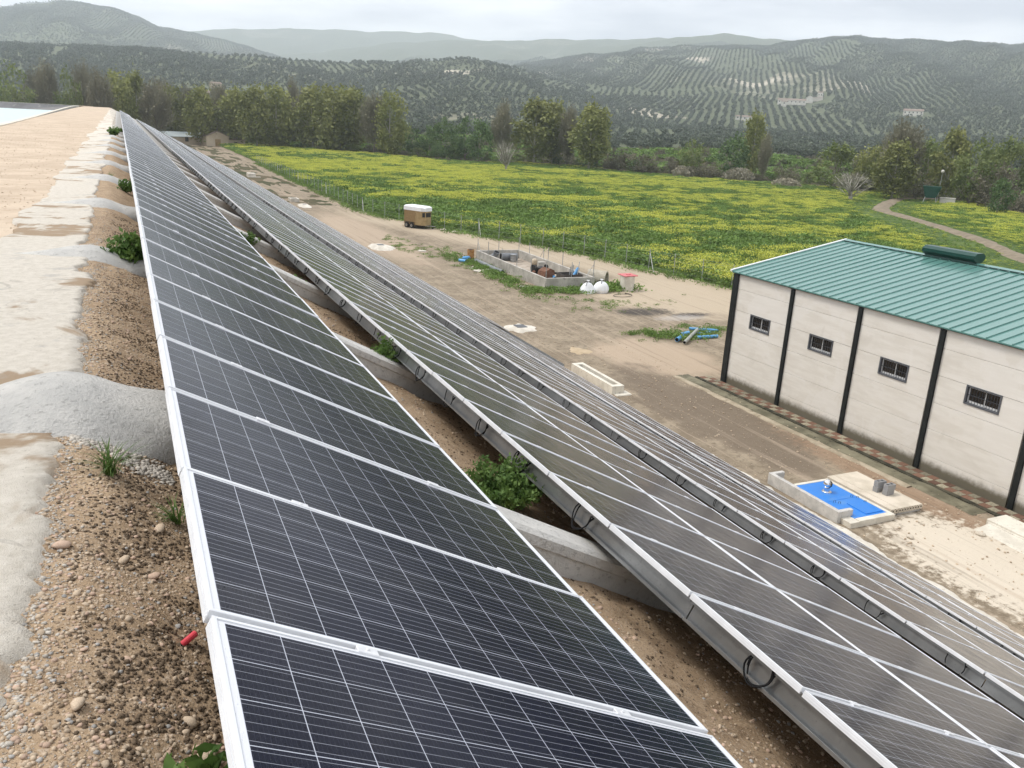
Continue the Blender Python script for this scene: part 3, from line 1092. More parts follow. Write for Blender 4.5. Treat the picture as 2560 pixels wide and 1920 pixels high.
# ================================================================== vegetation
def leaf_quads(c, size, aspect=1.6, up=0.0, seed=0, vary=0.4):
    """one leaf-shaped (diamond) face per centre"""
    g = np.random.default_rng(seed)
    n = len(c)
    a = g.normal(size=(n, 3))
    a[:, 2] += up
    a /= np.linalg.norm(a, axis=1)[:, None]
    b = g.normal(size=(n, 3))
    b -= (b * a).sum(1)[:, None] * a
    b /= np.linalg.norm(b, axis=1)[:, None]
    s = size * (1 + vary * g.uniform(-1, 1, n))[:, None]
    a, b = a * s * aspect * 0.5, b * s * 0.5
    v = np.stack([c - a, c + b * 0.9 - a * 0.1, c + a, c - b * 0.9 - a * 0.1], 1).reshape(-1, 3)
    f = np.arange(4 * n).reshape(n, 4)
    return v, f


def strips(p0, p1, w, seed=0):
    """thin flat twigs from p0 to p1"""
    g = np.random.default_rng(seed)
    d = p1 - p0
    s = np.cross(d, g.normal(size=d.shape))
    s /= np.maximum(np.linalg.norm(s, axis=1), 1e-6)[:, None]
    w = np.asarray(w)
    w = (w if w.ndim else np.full(len(p0), float(w)))[:, None]
    v = np.stack([p0 - s * w, p0 + s * w, p1 + s * w * 0.3, p1 - s * w * 0.3], 1).reshape(-1, 3)
    return v, np.arange(4 * len(p0)).reshape(-1, 4)


def cat_vf(parts):
    V, F, o = [], [], 0
    for v, f in parts:
        V.append(v)
        F.append(f + o)
        o += len(v)
    return np.concatenate(V), np.concatenate(F)


LEAF = {
    'poplar': mat_leaf('budding poplar leaf', (0.17, 0.19, 0.06), (0.265, 0.275, 0.095), scale=0.25, rnd=0.18),
    'bare': mat_leaf('bare twig', (0.18, 0.17, 0.115), (0.26, 0.245, 0.17), scale=0.3, rnd=0.15, trans=0.15),
    'sparse': mat_leaf('pale bare twig', (0.24, 0.225, 0.18), (0.34, 0.32, 0.26), scale=0.3, rnd=0.1, trans=0.05),
    'dark': mat_leaf('dark green leaf', (0.08, 0.14, 0.05), (0.135, 0.20, 0.07), scale=0.4, rnd=0.15),
    'green': mat_leaf('fresh green leaf', (0.12, 0.16, 0.05), (0.20, 0.23, 0.075), scale=0.3, rnd=0.18),
    'scrub': mat_leaf('river scrub leaf', (0.135, 0.125, 0.085), (0.215, 0.195, 0.13), scale=0.3, rnd=0.22),
    'olive': mat_leaf('olive leaf', (0.085, 0.108, 0.078), (0.15, 0.172, 0.128), scale=0.5, rnd=0.20, trans=0.12),
    'weed': mat_leaf('weed leaf', (0.07, 0.14, 0.03), (0.16, 0.25, 0.065), scale=6, rnd=0.12, trans=0.3),
    'bloom': mat_leaf('yellow blossom', (0.53, 0.55, 0.08), (0.66, 0.66, 0.13), scale=3, rnd=0.12, trans=0.2),
    'fieldleaf': mat_leaf('field plant leaf', (0.115, 0.20, 0.042), (0.205, 0.30, 0.075), scale=2, rnd=0.25, trans=0.2),
    'reed': mat_leaf('dry reed', (0.26, 0.235, 0.17), (0.38, 0.35, 0.27), scale=0.6, rnd=0.1, trans=0.1),
}


def crown_points(n, rx, ry, z0, z1, k, spread, seed, shape=0.5):
    """leaf centres gathered in k clumps on and inside an egg-shaped crown"""
    g = np.random.default_rng(seed)
    u = g.normal(size=(k, 3))
    u /= np.linalg.norm(u, axis=1)[:, None]
    rad = g.uniform(0.45, 1.0, k) ** 0.6
    cz, hz = (z0 + z1) / 2, (z1 - z0) / 2
    t = u[:, 2] * rad
    wid = 1.0 - shape * np.clip(t, 0, 1) ** 1.5
    c = np.stack([u[:, 0] * rad * rx * wid, u[:, 1] * rad * ry * wid, cz + t * hz], -1)
    i = g.integers(0, k, n)
    p = c[i] + g.normal(size=(n, 3)) * np.array([spread * rx, spread * ry, spread * hz * 0.8])
    p[:, 2] = np.maximum(p[:, 2], z0 * 0.75)
    return p, c


def trunk_mb(h, r0, crown_c, seed, limbs=7, lean=0.0, top=0.75):
    rd = random.Random(seed)
    mb = MB()
    pts, rads = [], []
    for i in range(6):
        t = i / 5
        pts.append((lean * h * t * t + rd.uniform(-.02, .02) * h * t, rd.uniform(-.02, .02) * h * t, h * top * t))
        rads.append(r0 * (1 - 0.82 * t))
    mb.tube(pts, rads, 6)
    cc = sorted(crown_c.tolist(), key=lambda q: q[2])
    step = max(1, len(cc) // limbs)
    for q in cc[::step][:limbs]:
        t = min(0.85, max(0.18, q[2] / h * 0.55))
        a = Vector(pts[0]).lerp(Vector(pts[-1]), t)
        e = Vector(q)
        mid = a.lerp(e, 0.5) + Vector((0, 0, -0.04 * h + rd.uniform(-.03, .03) * h))
        mb.tube([a, mid, e], [r0 * 0.42, r0 * 0.26, r0 * 0.08], 5)
    return mb


def make_tree(kind, seed):
    """unit meshes for a tree 10 m tall, crown 1 m in radius scaled later -> (trunk mesh, crown mesh)"""
    g = np.random.default_rng(seed)
    H = 10.0
    if kind == 'poplar':
        p, c = crown_points(3000, 2.7, 2.7, 0.8, 9.6, 60, 0.16, seed, 0.12)
        parts = [leaf_quads(p, 0.33, 1.5, seed=seed)]
        i = g.integers(0, len(c), 420)
        b = c[i] + g.normal(size=(420, 3)) * 0.25
        a = b * np.array([0.72, 0.72, 0.80])
        parts.append(strips(a, b + np.array([0, 0, 0.6]), 0.022, seed))
        mb = trunk_mb(H, 0.17, c, seed, 9, 0.0, 0.9)
    elif kind == 'bare':
        p, c = crown_points(900, 2.4, 2.4, 1.6, 9.8, 60, 0.13, seed, 0.3)
        parts = [leaf_quads(p, 0.22, 1.6, seed=seed)]
        i = g.integers(0, len(c), 3200)
        b = c[i] + g.normal(size=(3200, 3)) * np.array([0.45, 0.45, 0.6])
        a = b * np.array([0.66, 0.66, 0.84]) + g.normal(size=(3200, 3)) * 0.12
        parts.append(strips(a, b, g.uniform(0.015, 0.035, 3200), seed))
        mb = trunk_mb(H, 0.19, c, seed, 14, 0.0, 0.85)
    elif kind == 'sparse':
        p, c = crown_points(40, 2.5, 2.5, 3.0, 9.9, 40, 0.12, seed, 0.3)
        parts = [leaf_quads(p, 0.16, 1.6, seed=seed)]
        i = g.integers(0, len(c), 520)
        b = c[i] + g.normal(size=(520, 3)) * np.array([0.4, 0.4, 0.5])
        a = b * np.array([0.6, 0.6, 0.86]) + g.normal(size=(520, 3)) * 0.1
        parts.append(strips(a, b, g.uniform(0.015, 0.04, 520), seed))
        mb = trunk_mb(H, 0.30, c, seed, 20, 0.03, 0.7)
    elif kind == 'dark':
        p, c = crown_points(1700, 3.8, 3.8, 0.9, 9.7, 24, 0.17, seed, 0.25)
        parts = [leaf_quads(p, 0.46, 1.3, seed=seed)]
        mb = trunk_mb(H, 0.28, c, seed, 6, 0.02, 0.6)
    elif kind == 'green':
        p, c = crown_points(1700, 3.6, 3.6, 0.8, 9.8, 34, 0.15, seed, 0.35)
        parts = [leaf_quads(p, 0.36, 1.5, seed=seed)]
        i = g.integers(0, len(c), 260)
        b = c[i] + g.normal(size=(260, 3)) * 0.4
        parts.append(strips(b * np.array([0.7, 0.7, 0.8]), b, 0.025, seed))
        mb = trunk_mb(H, 0.25, c, seed, 8, 0.03, 0.65)
    elif kind == 'scrub':
        p, c = crown_points(1100, 4.6, 4.6, 0.3, 9.6, 26, 0.19, seed, 0.2)
        parts = [leaf_quads(p, 0.42, 1.5, seed=seed)]
        i = g.integers(0, len(c), 700)
        b = c[i] + g.normal(size=(700, 3)) * 0.6
        parts.append(strips(b * np.array([0.6, 0.6, 0.6]), b, 0.03, seed))
        mb = trunk_mb(H, 0.18, c, seed, 10, 0.0, 0.5)
    v, f = cat_vf(parts)
    cm = np_mesh('crown', v, f)
    cm.materials.append(LEAF[kind])
    tm = mb.mesh('trunk', True)
    tm.materials.append(MT['trunk_pale'] if kind in ('poplar', 'sparse') else MT['trunk'])
    return tm, cm


TREES = {k: [make_tree(k, 10 * i + 3 + 7 * s) for s in range(3)] for i, k in enumerate(('poplar', 'bare', 'dark', 'green', 'scrub', 'sparse'))}
TREE_NAME = {'poplar': 'poplar_tree', 'bare': 'bare_tree', 'sparse': 'bare_tree', 'dark': 'leafy_tree', 'green': 'willow_tree', 'scrub': 'riverside_bush'}
KEY = {'p': 'poplar', 'b': 'bare', 'd': 'dark', 'g': 'green', 'w': 'scrub'}


def place_tree(kind, x, y, h, w, label, group, z=None, n=[0]):
    n[0] += 1
    tm, cm = TREES[kind][n[0] % 3]
    zz = float(terrain_h(x, y)) - 0.2 if z is None else z
    root = thing(TREE_NAME[kind], label, 'bush' if kind == 'scrub' else 'tree', (x, y, zz), (0, 0, random.uniform(0, 6.28)), group)
    rad = {'poplar': 2.9, 'bare': 2.7, 'sparse': 2.8, 'dark': 4.2, 'green': 4.0, 'scrub': 5.2}[kind]
    sx = w / 2 / rad
    if kind == 'scrub' and h > 6:
        h *= 0.62
    wide = 1.3 if x < 85 else (1.3 if kind == 'poplar' and x < 140 else 1.06)
    root.scale = (sx * wide, sx * wide, (h + (1.6 if z is None and h > 7 else 0.3)) / 10.0)
    obj('trunk', tm, None, root)
    obj('crown', cm, None, root)
    return root


TREE_LIST = [('g', -28.3, 298.7, 20.8, 10.8), ('b', -24.0, 319.1, 21.3, 6.4), ('b', -19.3, 299.4, 23.2, 5.9), ('g', -12.9, 289.7, 20.2, 6.3), ('b', -9.8, 309.8, 24.0, 6.7), ('b', -4.9, 290.0, 21.3, 6.6), ('p', 0.0, 300.0, 20.8, 8.5), ('p', 5.4, 310.0, 21.0, 7.5), ('b', 10.5, 299.8, 19.1, 8.6), ('p', 16.2, 319.6, 17.9, 8.6), ('b', 22.0, 329.3, 19.0, 7.4), ('p', 25.0, 309.0, 17.6, 8.4), ('b', 31.1, 318.5, 19.8, 7.3), ('p', 35.8, 307.9, 17.6, 8.6), ('p', 40.9, 297.2, 18.4, 8.9), ('p', 48.0, 301.2, 19.8, 10.0), ('b', 58.2, 324.8, 23.8, 6.1), ('p', 58.7, 294.2, 19.4, 10.0), ('p', 62.9, 283.1, 20.2, 11.2), ('p', 70.9, 286.3, 19.4, 10.8), ('b', 74.7, 275.0, 19.0, 8.1), ('p', 78.2, 268.9, 19.0, 8.2), ('p', 2.6, 340.0, 19.3, 9.6), ('b', 15.0, 349.7, 21.6, 8.5), ('p', 35.6, 343.2, 18.1, 10.0), ('b', 48.5, 336.5, 18.5, 8.5), ('p', 74.7, 316.3, 20.2, 11.2), ('b', 60.2, 316.3, 19.1, 6.7), ('d', 96.7, 268.1, 10.8, 8.8), ('d', 99.2, 256.5, 11.5, 8.6), ('d', 100.7, 248.4, 11.3, 8.4), ('b', 108.7, 249.3, 18.5, 7.2), ('d', 89.1, 276.0, 7.2, 7.6), ('d', 96.7, 284.0, 8.5, 6.5), ('p', 117.2, 243.2, 18.5, 11.5), ('p', 124.5, 245.2, 18.4, 8.6), ('b', 125.6, 236.7, 17.6, 6.8), ('p', 128.6, 228.3, 17.7, 10.6), ('g', 134.6, 234.0, 15.7, 7.2), ('w', 135.7, 221.8, 9.8, 8.1), ('w', 138.9, 213.8, 8.6, 9.1), ('w', 145.5, 209.4, 7.8, 7.9), ('g', 147.1, 202.1, 9.3, 7.7), ('d', 156.2, 195.2, 10.4, 9.4), ('p', 167.8, 201.2, 17.3, 7.4), ('b', 161.4, 188.3, 12.3, 3.7), ('g', 161.1, 161.3, 10.1, 10.4), ('b', 166.4, 147.0, 17.1, 10.4), ('g', 171.9, 160.3, 9.9, 7.9), ('p', 170.1, 136.3, 14.8, 7.8), ('g', 178.1, 148.7, 12.6, 7.2), ('g', 162.9, 124.4, 13.2, 8.6), ('w', 161.7, 117.7, 12.4, 8.4), ('g', 174.9, 125.1, 13.5, 8.8), ('d', 147.2, 106.1, 6.7, 4.6), ('w', 163.8, 139.3, 10.1, 7.3), ('g', 88.3, 286.7, 10.1, 7.1), ('w', 147.6, 195.5, 7.0, 7.6), ('w', 159.8, 176.4, 7.4, 7.2), ('w', 162.1, 156.0, 6.8, 6.7)]
SPECIAL = {
    31: 'tall bare brown tree between the dark green trees and the budding poplars',
    47: 'large bare brown tree standing where the meadow track ends',
    44: 'slender yellow-green poplar beside a rounded dark green tree',
    43: 'rounded dark green tree at the foot of the slender poplar',
    46: 'wide green willow behind the small bare field tree',
    54: 'low dark green tree at the right edge of the meadow',
    16: 'tallest bare tree rising above the riverside poplar grove',
    45: 'thin leafless tree leaning beside the slender poplar',
}
RANK = {}
for i, q in sorted(enumerate(TREE_LIST), key=lambda e: math.atan2(e[1][1], e[1][2])):
    zk = (q[0], 'left' if q[1] < 85 else ('mid' if q[1] < 140 else 'right'))
    if i not in SPECIAL:
        RANK.setdefault(zk, []).append(i)
for i, (k, x, y, h, w) in enumerate(TREE_LIST):
    kk = KEY[k]
    zone = 'left' if x < 85 else ('mid' if x < 140 else 'right')
    lab = {('poplar', 'left'): 'budding poplar in the dense grove', ('bare', 'left'): 'bare grey-brown tree in the dense grove',
           ('green', 'left'): 'fresh green willow in the wood on the left', ('dark', 'left'): 'dark leafy tree at the edge of the grove', ('scrub', 'left'): 'brown bush in the grove',
           ('poplar', 'mid'): 'budding poplar in the clump above the reeds', ('bare', 'mid'): 'bare tree in the clump above the reeds',
           ('dark', 'mid'): 'dark green tree right of the grove', ('green', 'mid'): 'willow at the right end of the middle poplar clump', ('scrub', 'mid'): 'brown bush right of the middle clump',
           ('poplar', 'right'): 'budding poplar on the right side', ('green', 'right'): 'willow in the right hand thicket', ('scrub', 'right'): 'brown bush along the right meadow edge',
           ('bare', 'right'): 'bare brown tree on the right', ('dark', 'right'): 'dark leafy tree on the right'}[(kk, zone)]
    sib = RANK.get((k, zone), [])
    if i in sib and len(sib) > 1:
        lab += ', ' + ORD[sib.index(i)] + ' of them from the left'
    place_tree(kk, x, y, h, w, SPECIAL.get(i, lab), 'trees along the river')
# undergrowth along the foot of the trees
gsh = np.random.default_rng(21)
fp = resample(FAR, 260)
nb = 0
for i in range(0, 200, 3):
    p = fp[i]
    d = p / np.hypot(*p)
    q = p + d * gsh.uniform(1, 16) + gsh.normal(size=2) * 2
    az_ = math.degrees(math.atan2(q[0], q[1]))
    if az_ > 57 or az_ < 4.0:
        continue
    kk = ('scrub', 'dark', 'scrub', 'green')[int(gsh.integers(0, 4))]
    place_tree(kk, q[0], q[1], gsh.uniform(1.8, 4.2), gsh.uniform(3.5, 7.5), {'scrub': 'low brown bush in the undergrowth along the river', 'dark': 'low dark green bush in the undergrowth along the river', 'green': 'low fresh green bush in the undergrowth along the river'}[kk], 'undergrowth along the river')
# more trees behind, so that the wood has depth
for i in range(44):
    if i < 32:
        az_ = R(gsh.uniform(-7, 14.5))
        rr = gsh.uniform(325, 375)
    else:
        az_ = R(gsh.uniform(46, 57))
        rr = gsh.uniform(205, 290)
    kk = ('poplar', 'bare', 'poplar', 'green')[int(gsh.integers(0, 4))]
    x, y = rr * math.sin(az_), rr * math.cos(az_)
    place_tree(kk, x, y, gsh.uniform(8, 13) if i < 32 else gsh.uniform(8, 12), gsh.uniform(6, 9), {'poplar': 'budding poplar deeper inside the riverside wood', 'bare': 'bare tree deeper inside the riverside wood', 'green': 'willow deeper inside the riverside wood'}[kk], 'trees deeper in the wood')

# three small trees standing in the meadow
place_tree('sparse', 89.5, 202, 8.5, 6.2, 'leafless pale tree standing alone in the yellow meadow', None, 0.1)
place_tree('dark', 92.5, 263, 4.6, 4.2, 'small round green tree alone at the far meadow edge', None, 0.1)
place_tree('sparse', 137, 132, 6.2, 8.8, 'low spreading bare tree beside the bend of the meadow track', None, 0.1)


# ------------------------------------------------------------------ scattering
def proto_collection(name, objs):
    c = bpy.data.collections.new(name)
    for i, o in enumerate(objs):
        o.name = '%s_%02d' % (name, i)          # the scatter picks members in name order
        c.objects.link(o)
    return c


def proto(name, me, m=None):
    if m is not None:
        me.materials.append(m)
    return bpy.data.objects.new(name, me)


def scatter(name, pts, rot, scl, idx, coll, label=None, cat=None, parent=None):
    """ONE object of kind stuff: instances of the collection's members on points"""
    n = len(pts)
    me = bpy.data.meshes.new(name)
    me.vertices.add(n)
    me.vertices.foreach_set('co', np.asarray(pts, dtype=np.float32).ravel())
    for nm, typ, arr in (('sc_rot', 'FLOAT', rot), ('sc_scl', 'FLOAT', scl)):
        at = me.attributes.new(nm, typ, 'POINT')
        at.data.foreach_set('value', np.asarray(arr, dtype=np.float32))
    at = me.attributes.new('sc_idx', 'INT', 'POINT')
    at.data.foreach_set('value', np.asarray(idx, dtype=np.int32))
    me.update()
    o = obj(name, me, None, parent)
    ng = bpy.data.node_groups.new(name, 'GeometryNodeTree')
    ng.interface.new_socket('Geometry', in_out='INPUT', socket_type='NodeSocketGeometry')
    ng.interface.new_socket('Geometry', in_out='OUTPUT', socket_type='NodeSocketGeometry')
    N, L = ng.nodes, ng.links
    gi, go = N.new('NodeGroupInput'), N.new('NodeGroupOutput')
    iop = N.new('GeometryNodeInstanceOnPoints')
    ci = N.new('GeometryNodeCollectionInfo')
    ci.inputs['Collection'].default_value = coll
    ci.inputs['Separate Children'].default_value = True
    ci.inputs['Reset Children'].default_value = True
    iop.inputs['Pick Instance'].default_value = True

    def attr(nm, typ):
        a = N.new('GeometryNodeInputNamedAttribute')
        a.data_type = typ
        a.inputs['Name'].default_value = nm
        return a.outputs['Attribute']
    cx = N.new('ShaderNodeCombineXYZ')
    L.new(attr('sc_rot', 'FLOAT'), cx.inputs['Z'])
    L.new(gi.outputs[0], iop.inputs['Points'])
    L.new(ci.outputs[0], iop.inputs['Instance'])
    L.new(attr('sc_idx', 'INT'), iop.inputs['Instance Index'])
    L.new(cx.outputs[0], iop.inputs['Rotation'])
    L.new(attr('sc_scl', 'FLOAT'), iop.inputs['Scale'])
    L.new(iop.outputs[0], go.inputs[0])
    md = o.modifiers.new('scatter', 'NODES')
    md.node_group = ng
    tag(o, label, cat, kind='stuff')
    return o


# ------------------------------------------------------------------ olive groves
def olive_meshes(nleaf, size, seed):
    p, c = crown_points(nleaf, 2.3, 2.3, 0.9, 4.6, 14, 0.24, seed, 0.15)
    v, f = leaf_quads(p, size, 1.5, seed=seed)
    cm = np_mesh('crown', v, f)
    cm.materials.append(LEAF['olive'])
    mb = MB()
    rd = random.Random(seed)
    mb.tube([(0, 0, -0.4), (0.1, 0.05, 0.5), (0.05, -0.1, 1.2)], [0.34, 0.24, 0.2], 6)
    for k in range(4):
        q = k * 1.57 + rd.uniform(-.4, .4)
        mb.tube([(0.05, -0.05, 1.0), (math.cos(q) * 0.7, math.sin(q) * 0.7, 2.0), (math.cos(q) * 1.3, math.sin(q) * 1.3, 3.0)], [0.15, 0.1, 0.04], 5)
    tm = mb.mesh('trunk', True)
    tm.materials.append(MT['trunk'])
    return tm, cm


OLIVE_HI = [olive_meshes(620, 0.50, s) for s in (1, 2, 3)]


def olive_low(seed):
    p, c = crown_points(120, 2.1, 2.1, 0.5, 4.2, 12, 0.17, seed, 0.2)
    v, f = leaf_quads(p, 0.95, 1.2, seed=seed)
    me = np_mesh('olive_low', v, f)
    return proto('olive_proto', me, LEAF['olive'])


def groves():
    g = np.random.default_rng(5)
    # plots of land, each with its own row direction and spacing
    seeds = []
    for i in range(150):
        r_ = math.sqrt(g.uniform(300 ** 2, 3700 ** 2)) if i > 32 else g.uniform(300, 1100)
        a_ = R(g.uniform(-14, 66))
        seeds.append((r_ * math.sin(a_), r_ * math.cos(a_)))
    seeds = np.array(seeds)
    ang = np.radians(g.uniform(-20, 20, len(seeds)) - 22)
    spc = g.uniform(7.6, 8.8, len(seeds))
    drop = np.where(g.uniform(size=len(seeds)) < 0.06, 0.5, g.uniform(0.02, 0.14, len(seeds)))
    allp = []
    for k in range(len(seeds)):
        s = spc[k]
        ext = 640
        n = int(ext / s)
        ii, jj = np.meshgrid(np.arange(-n, n + 1), np.arange(-n, n + 1))
        lx, ly = (ii * s * 1.10).ravel(), (jj * s * 0.84).ravel()
        ca, sa = math.cos(ang[k]), math.sin(ang[k])
        x = seeds[k, 0] + lx * ca - ly * sa
        y = seeds[k, 1] + lx * sa + ly * ca
        r = np.hypot(x, y)
        az = np.degrees(np.arctan2(x, y))
        re = np.interp(az, FAR_AZ, FAR_R, left=320, right=FAR_R[-1])
        ok = (r < 3560) & (az > -12) & (az < 62) & (r > re + 106 + 8 * np.sin(az * 0.5))
        x, y = x[ok], y[ok]
        if not len(x):
            continue
        d2 = ((x[:, None] - seeds[:, 0]) ** 2 + (y[:, None] - seeds[:, 1]) ** 2)
        d = np.sqrt(d2)
        own = d[:, k].copy()
        d[:, k] = 1e9
        oth = d.min(1)
        ok = (own < oth - 3.5) & (g.uniform(size=len(x)) > drop[k])
        x, y = x[ok] + g.normal(size=ok.sum()) * 0.2, y[ok] + g.normal(size=ok.sum()) * 0.2
        allp.append(np.stack([x, y], -1))
    P = np.concatenate(allp)
    z = terrain_h(P[:, 0], P[:, 1])
    # keep clear of houses
    for hx, hy, hr in HOUSE_SPOTS:
        keep = np.hypot(P[:, 0] - hx, P[:, 1] - hy) > hr
        P, z = P[keep], z[keep]
    # drop what the land itself hides: sight line from above the crest
    r = np.hypot(P[:, 0], P[:, 1])
    az = np.arctan2(P[:, 0], P[:, 1])
    el = (z + 5 - CAMZ) / r
    vis = np.ones(len(P), bool)
    mx = np.full(len(P), -9.0)
    for t in np.linspace(0.12, 0.985, 60):
        rr = r * t
        far = rr > 430
        e = np.where(far, (terrain_h(rr * np.sin(az), rr * np.cos(az)) - CAMZ) / np.maximum(rr, 1), -9)
        mx = np.maximum(mx, e)
    vis = el > mx - 0.010
    P, z, r, az = P[vis], z[vis], r[vis], az[vis]
    inview = (np.degrees(az) > -6) & (np.degrees(az) < 56)
    order = np.argsort(np.where(inview, r, 1e9))
    first = order[:300]
    rest = order[300:]
    for n_, i in enumerate(first):
        tm, cm = OLIVE_HI[n_ % 3]
        a_ = math.degrees(az[i])
        lab = 'silvery olive tree in the front rows of the groves ' + ('behind the poplar wood' if a_ < 15 else 'above the middle trees' if a_ < 27 else 'above the brown river bank' if a_ < 41 else 'above the thicket on the right')
        t = thing('olive_tree', lab, 'tree', (P[i, 0], P[i, 1], z[i]), (0, 0, random.uniform(0, 6.28)), 'nearest olive trees beyond the river')
        s = random.uniform(0.85, 1.15)
        t.scale = (s, s, s * random.uniform(0.9, 1.05))
        obj('trunk', tm, None, t)
        obj('crown', cm, None, t)
    coll = proto_collection('olive_protos', [olive_low(s) for s in (31, 32, 33)])
    pts = np.stack([P[rest, 0], P[rest, 1], z[rest] - 0.1], -1)
    n = len(pts)
    scatter('olive_groves', pts, g.uniform(0, 6.28, n), np.clip(g.normal(0.90, 0.18, n), 0.45, 1.4), g.integers(0, 3, n), coll, 'silvery green olive trees planted in rows over the hills', 'olive grove')
    print('olives', len(P))


HOUSE_SPOTS = [(750, 838, 30), (735, 822, 22), (783, 846, 16), (805, 852, 14), (790, 838, 16), (770, 822, 22), (728, 828, 12), (788, 691, 24), (776, 680, 16), (582, 713, 12), (574, 702, 10), (580, 725, 9), (79, 814, 11), (62, 723, 10), (89, 735, 10)]
groves()


# ------------------------------------------------------------------ meadow of yellow flowers
def clump(seed, n, h, w, leaf, bloom_n):
    g = np.random.default_rng(seed)
    p = np.stack([g.normal(size=n) * w * 0.42, g.normal(size=n) * w * 0.42, g.uniform(0.05, 0.85, n) ** 0.7 * h], -1)
    v, f = leaf_quads(p, leaf, 1.7, 0.5, seed)
    me_v, me_f, nl = v, f, len(f)
    if bloom_n:
        q = np.stack([g.normal(size=bloom_n) * w * 0.40, g.normal(size=bloom_n) * w * 0.40, h * g.uniform(0.78, 1.12, bloom_n)], -1)
        v2, f2 = leaf_quads(q, leaf * 0.62, 1.2, 0.0, seed + 1)
        me_v, me_f = cat_vf([(v, f), (v2, f2)])
    me = np_mesh('clump', me_v, me_f)
    me.materials.append(LEAF['fieldleaf'])
    if bloom_n:
        me.materials.append(LEAF['bloom'])
        mi = np.zeros(len(me_f), dtype=np.int32)
        mi[nl:] = 1
        me.polygons.foreach_set('material_index', mi)
    return bpy.data.objects.new('clump', me)


def meadow_plants():
    g = np.random.default_rng(8)
    n, a, c = 400, resample(FENCE, 400), resample(FAR, 400)
    pts, idx, scl = [], [], []
    N = 60000
    u = g.uniform(0.004, 0.995, N) 
    k = g.integers(0, 399, N)
    t = g.uniform(size=N)
    A = a[k] + (a[k + 1] - a[k]) * t[:, None]
    Cc = c[k] + (c[k + 1] - c[k]) * t[:, None]
    # more plants where the strip is wide
    w = np.hypot(*(Cc - A).T)
    keep = g.uniform(size=N) < np.clip(w / 150, 0.15, 1)
    P = (A + (Cc - A) * u[:, None])[keep]
    az = np.degrees(np.arctan2(P[:, 0], P[:, 1]))
    P = P[(az > 3) & (az < 66)]
    # not on the track
    d = np.min(np.hypot(P[:, None, 0] - TRACK[None, :, 0], P[:, None, 1] - TRACK[None, :, 1]), 1)
    P = P[d > 1.55]
    for x, y in P:
        q = field_noise(x, y) + g.normal() * 0.11
        r = math.hypot(x, y)
        edge = x - fence_x(y)
        green_strip = (0.5 < math.sin((x * 0.8 + y) * 0.012)) * 0.10
        # a poorer green strip across the far part of the meadow, as along the river side
        band = 0.62 * math.exp(-((x * 0.66 + y * 0.75 - 246) / 13.0) ** 2) if x > 85 else 0
        q -= green_strip + band
        if edge < 3.2:
            q -= 0.35
        if q > 0.07:
            i = 3 + int(g.integers(0, 3))
            s = g.uniform(0.75, 1.2)
        elif q > -0.24:
            i = 6 + int(g.integers(0, 2))
            s = g.uniform(0.7, 1.15)
        else:
            i = int(g.integers(0, 3))
            s = g.uniform(0.6, 1.15) if g.uniform() > 0.12 else g.uniform(1.2, 1.6)
        if band > 0.3:
            s *= 0.55
        if x > 75:
            s *= 0.78
        q2 = math.exp(-(max(0, np.min(np.hypot(TRACK[::3, 0] - x - 5, TRACK[::3, 1] - y - 4)) - 3) / 4.0) ** 2)
        s *= 1 - 0.72 * q2
        idx.append(i)
        scl.append(s)
        pts.append((x, y, 0.15))
    coll = proto_collection('clumps', [clump(1, 110, 0.75, 0.95, 0.15, 0), clump(2, 110, 0.6, 1.05, 0.16, 0), clump(3, 120, 0.9, 0.9, 0.14, 0),
                                       clump(4, 95, 0.8, 1.15, 0.14, 120), clump(5, 90, 0.75, 1.3, 0.14, 135), clump(6, 95, 0.9, 1.1, 0.14, 100),
                                       clump(7, 105, 0.75, 1.15, 0.14, 42), clump(8, 100, 0.8, 1.2, 0.14, 62)])
    n = len(pts)
    scatter('wildflowers', pts, g.uniform(0, 6.28, n), scl, idx, coll, 'green plants with bright yellow flowers covering the meadow', 'flower meadow')
    print('meadow plants', n)


meadow_plants()


def yard_weeds():
    g = np.random.default_rng(12)
    pts, scl = [], []

    def patch(cx, cy, rx, ry, n, smin, smax):
        for _ in range(n):
            x, y = cx + g.normal() * rx * 0.5, cy + g.normal() * ry * 0.5
            if 28.55 < x < 33.4 and 55.9 < y < 71:
                continue
            if fbm2(x * 0.9, y * 0.9, 4) < -0.15:
                continue
            pts.append((x, y, 0.0))
            scl.append(g.uniform(smin, smax))
    patch(27.5, 64, 1.0, 9, 330, 0.25, 0.7)
    patch(27.6, 57.5, 1.6, 4, 160, 0.3, 0.75)
    patch(31.0, 55.3, 3.4, 0.9, 170, 0.3, 0.8)
    patch(34.3, 56.0, 1.6, 1.0, 110, 0.5, 1.2)
    patch(26.8, 70, 1.5, 8, 150, 0.2, 0.5)
    patch(24.6, 79, 1.6, 8, 130, 0.15, 0.42)
    patch(31, 50.5, 4.5, 2.2, 130, 0.12, 0.36)
    patch(28.6, 41.8, 1.2, 1.6, 110, 0.2, 0.5)
    patch(31.0, 41.0, 1.8, 1.0, 90, 0.3, 0.7)
    patch(33, 42, 2.0, 1.6, 60, 0.2, 0.5)
    for y in np.arange(50, 210, 0.30):
        pts.append((float(fence_x(y)) - g.uniform(-0.6, 0.9), y + g.uniform(-.2, .2), 0.05))
        scl.append(g.uniform(0.35, 1.0))
    n = len(pts)
    coll = proto_collection('weed_clumps', [clump(21, 60, 0.42, 1.0, 0.12, 0), clump(22, 60, 0.32, 1.2, 0.11, 0), clump(23, 60, 0.6, 0.8, 0.12, 0)])
    scatter('yard_weeds', pts, g.uniform(0, 6.28, n), scl, g.integers(0, 3, n), coll, 'patches of low green weeds on the yard and along the fence', 'weeds')


yard_weeds()


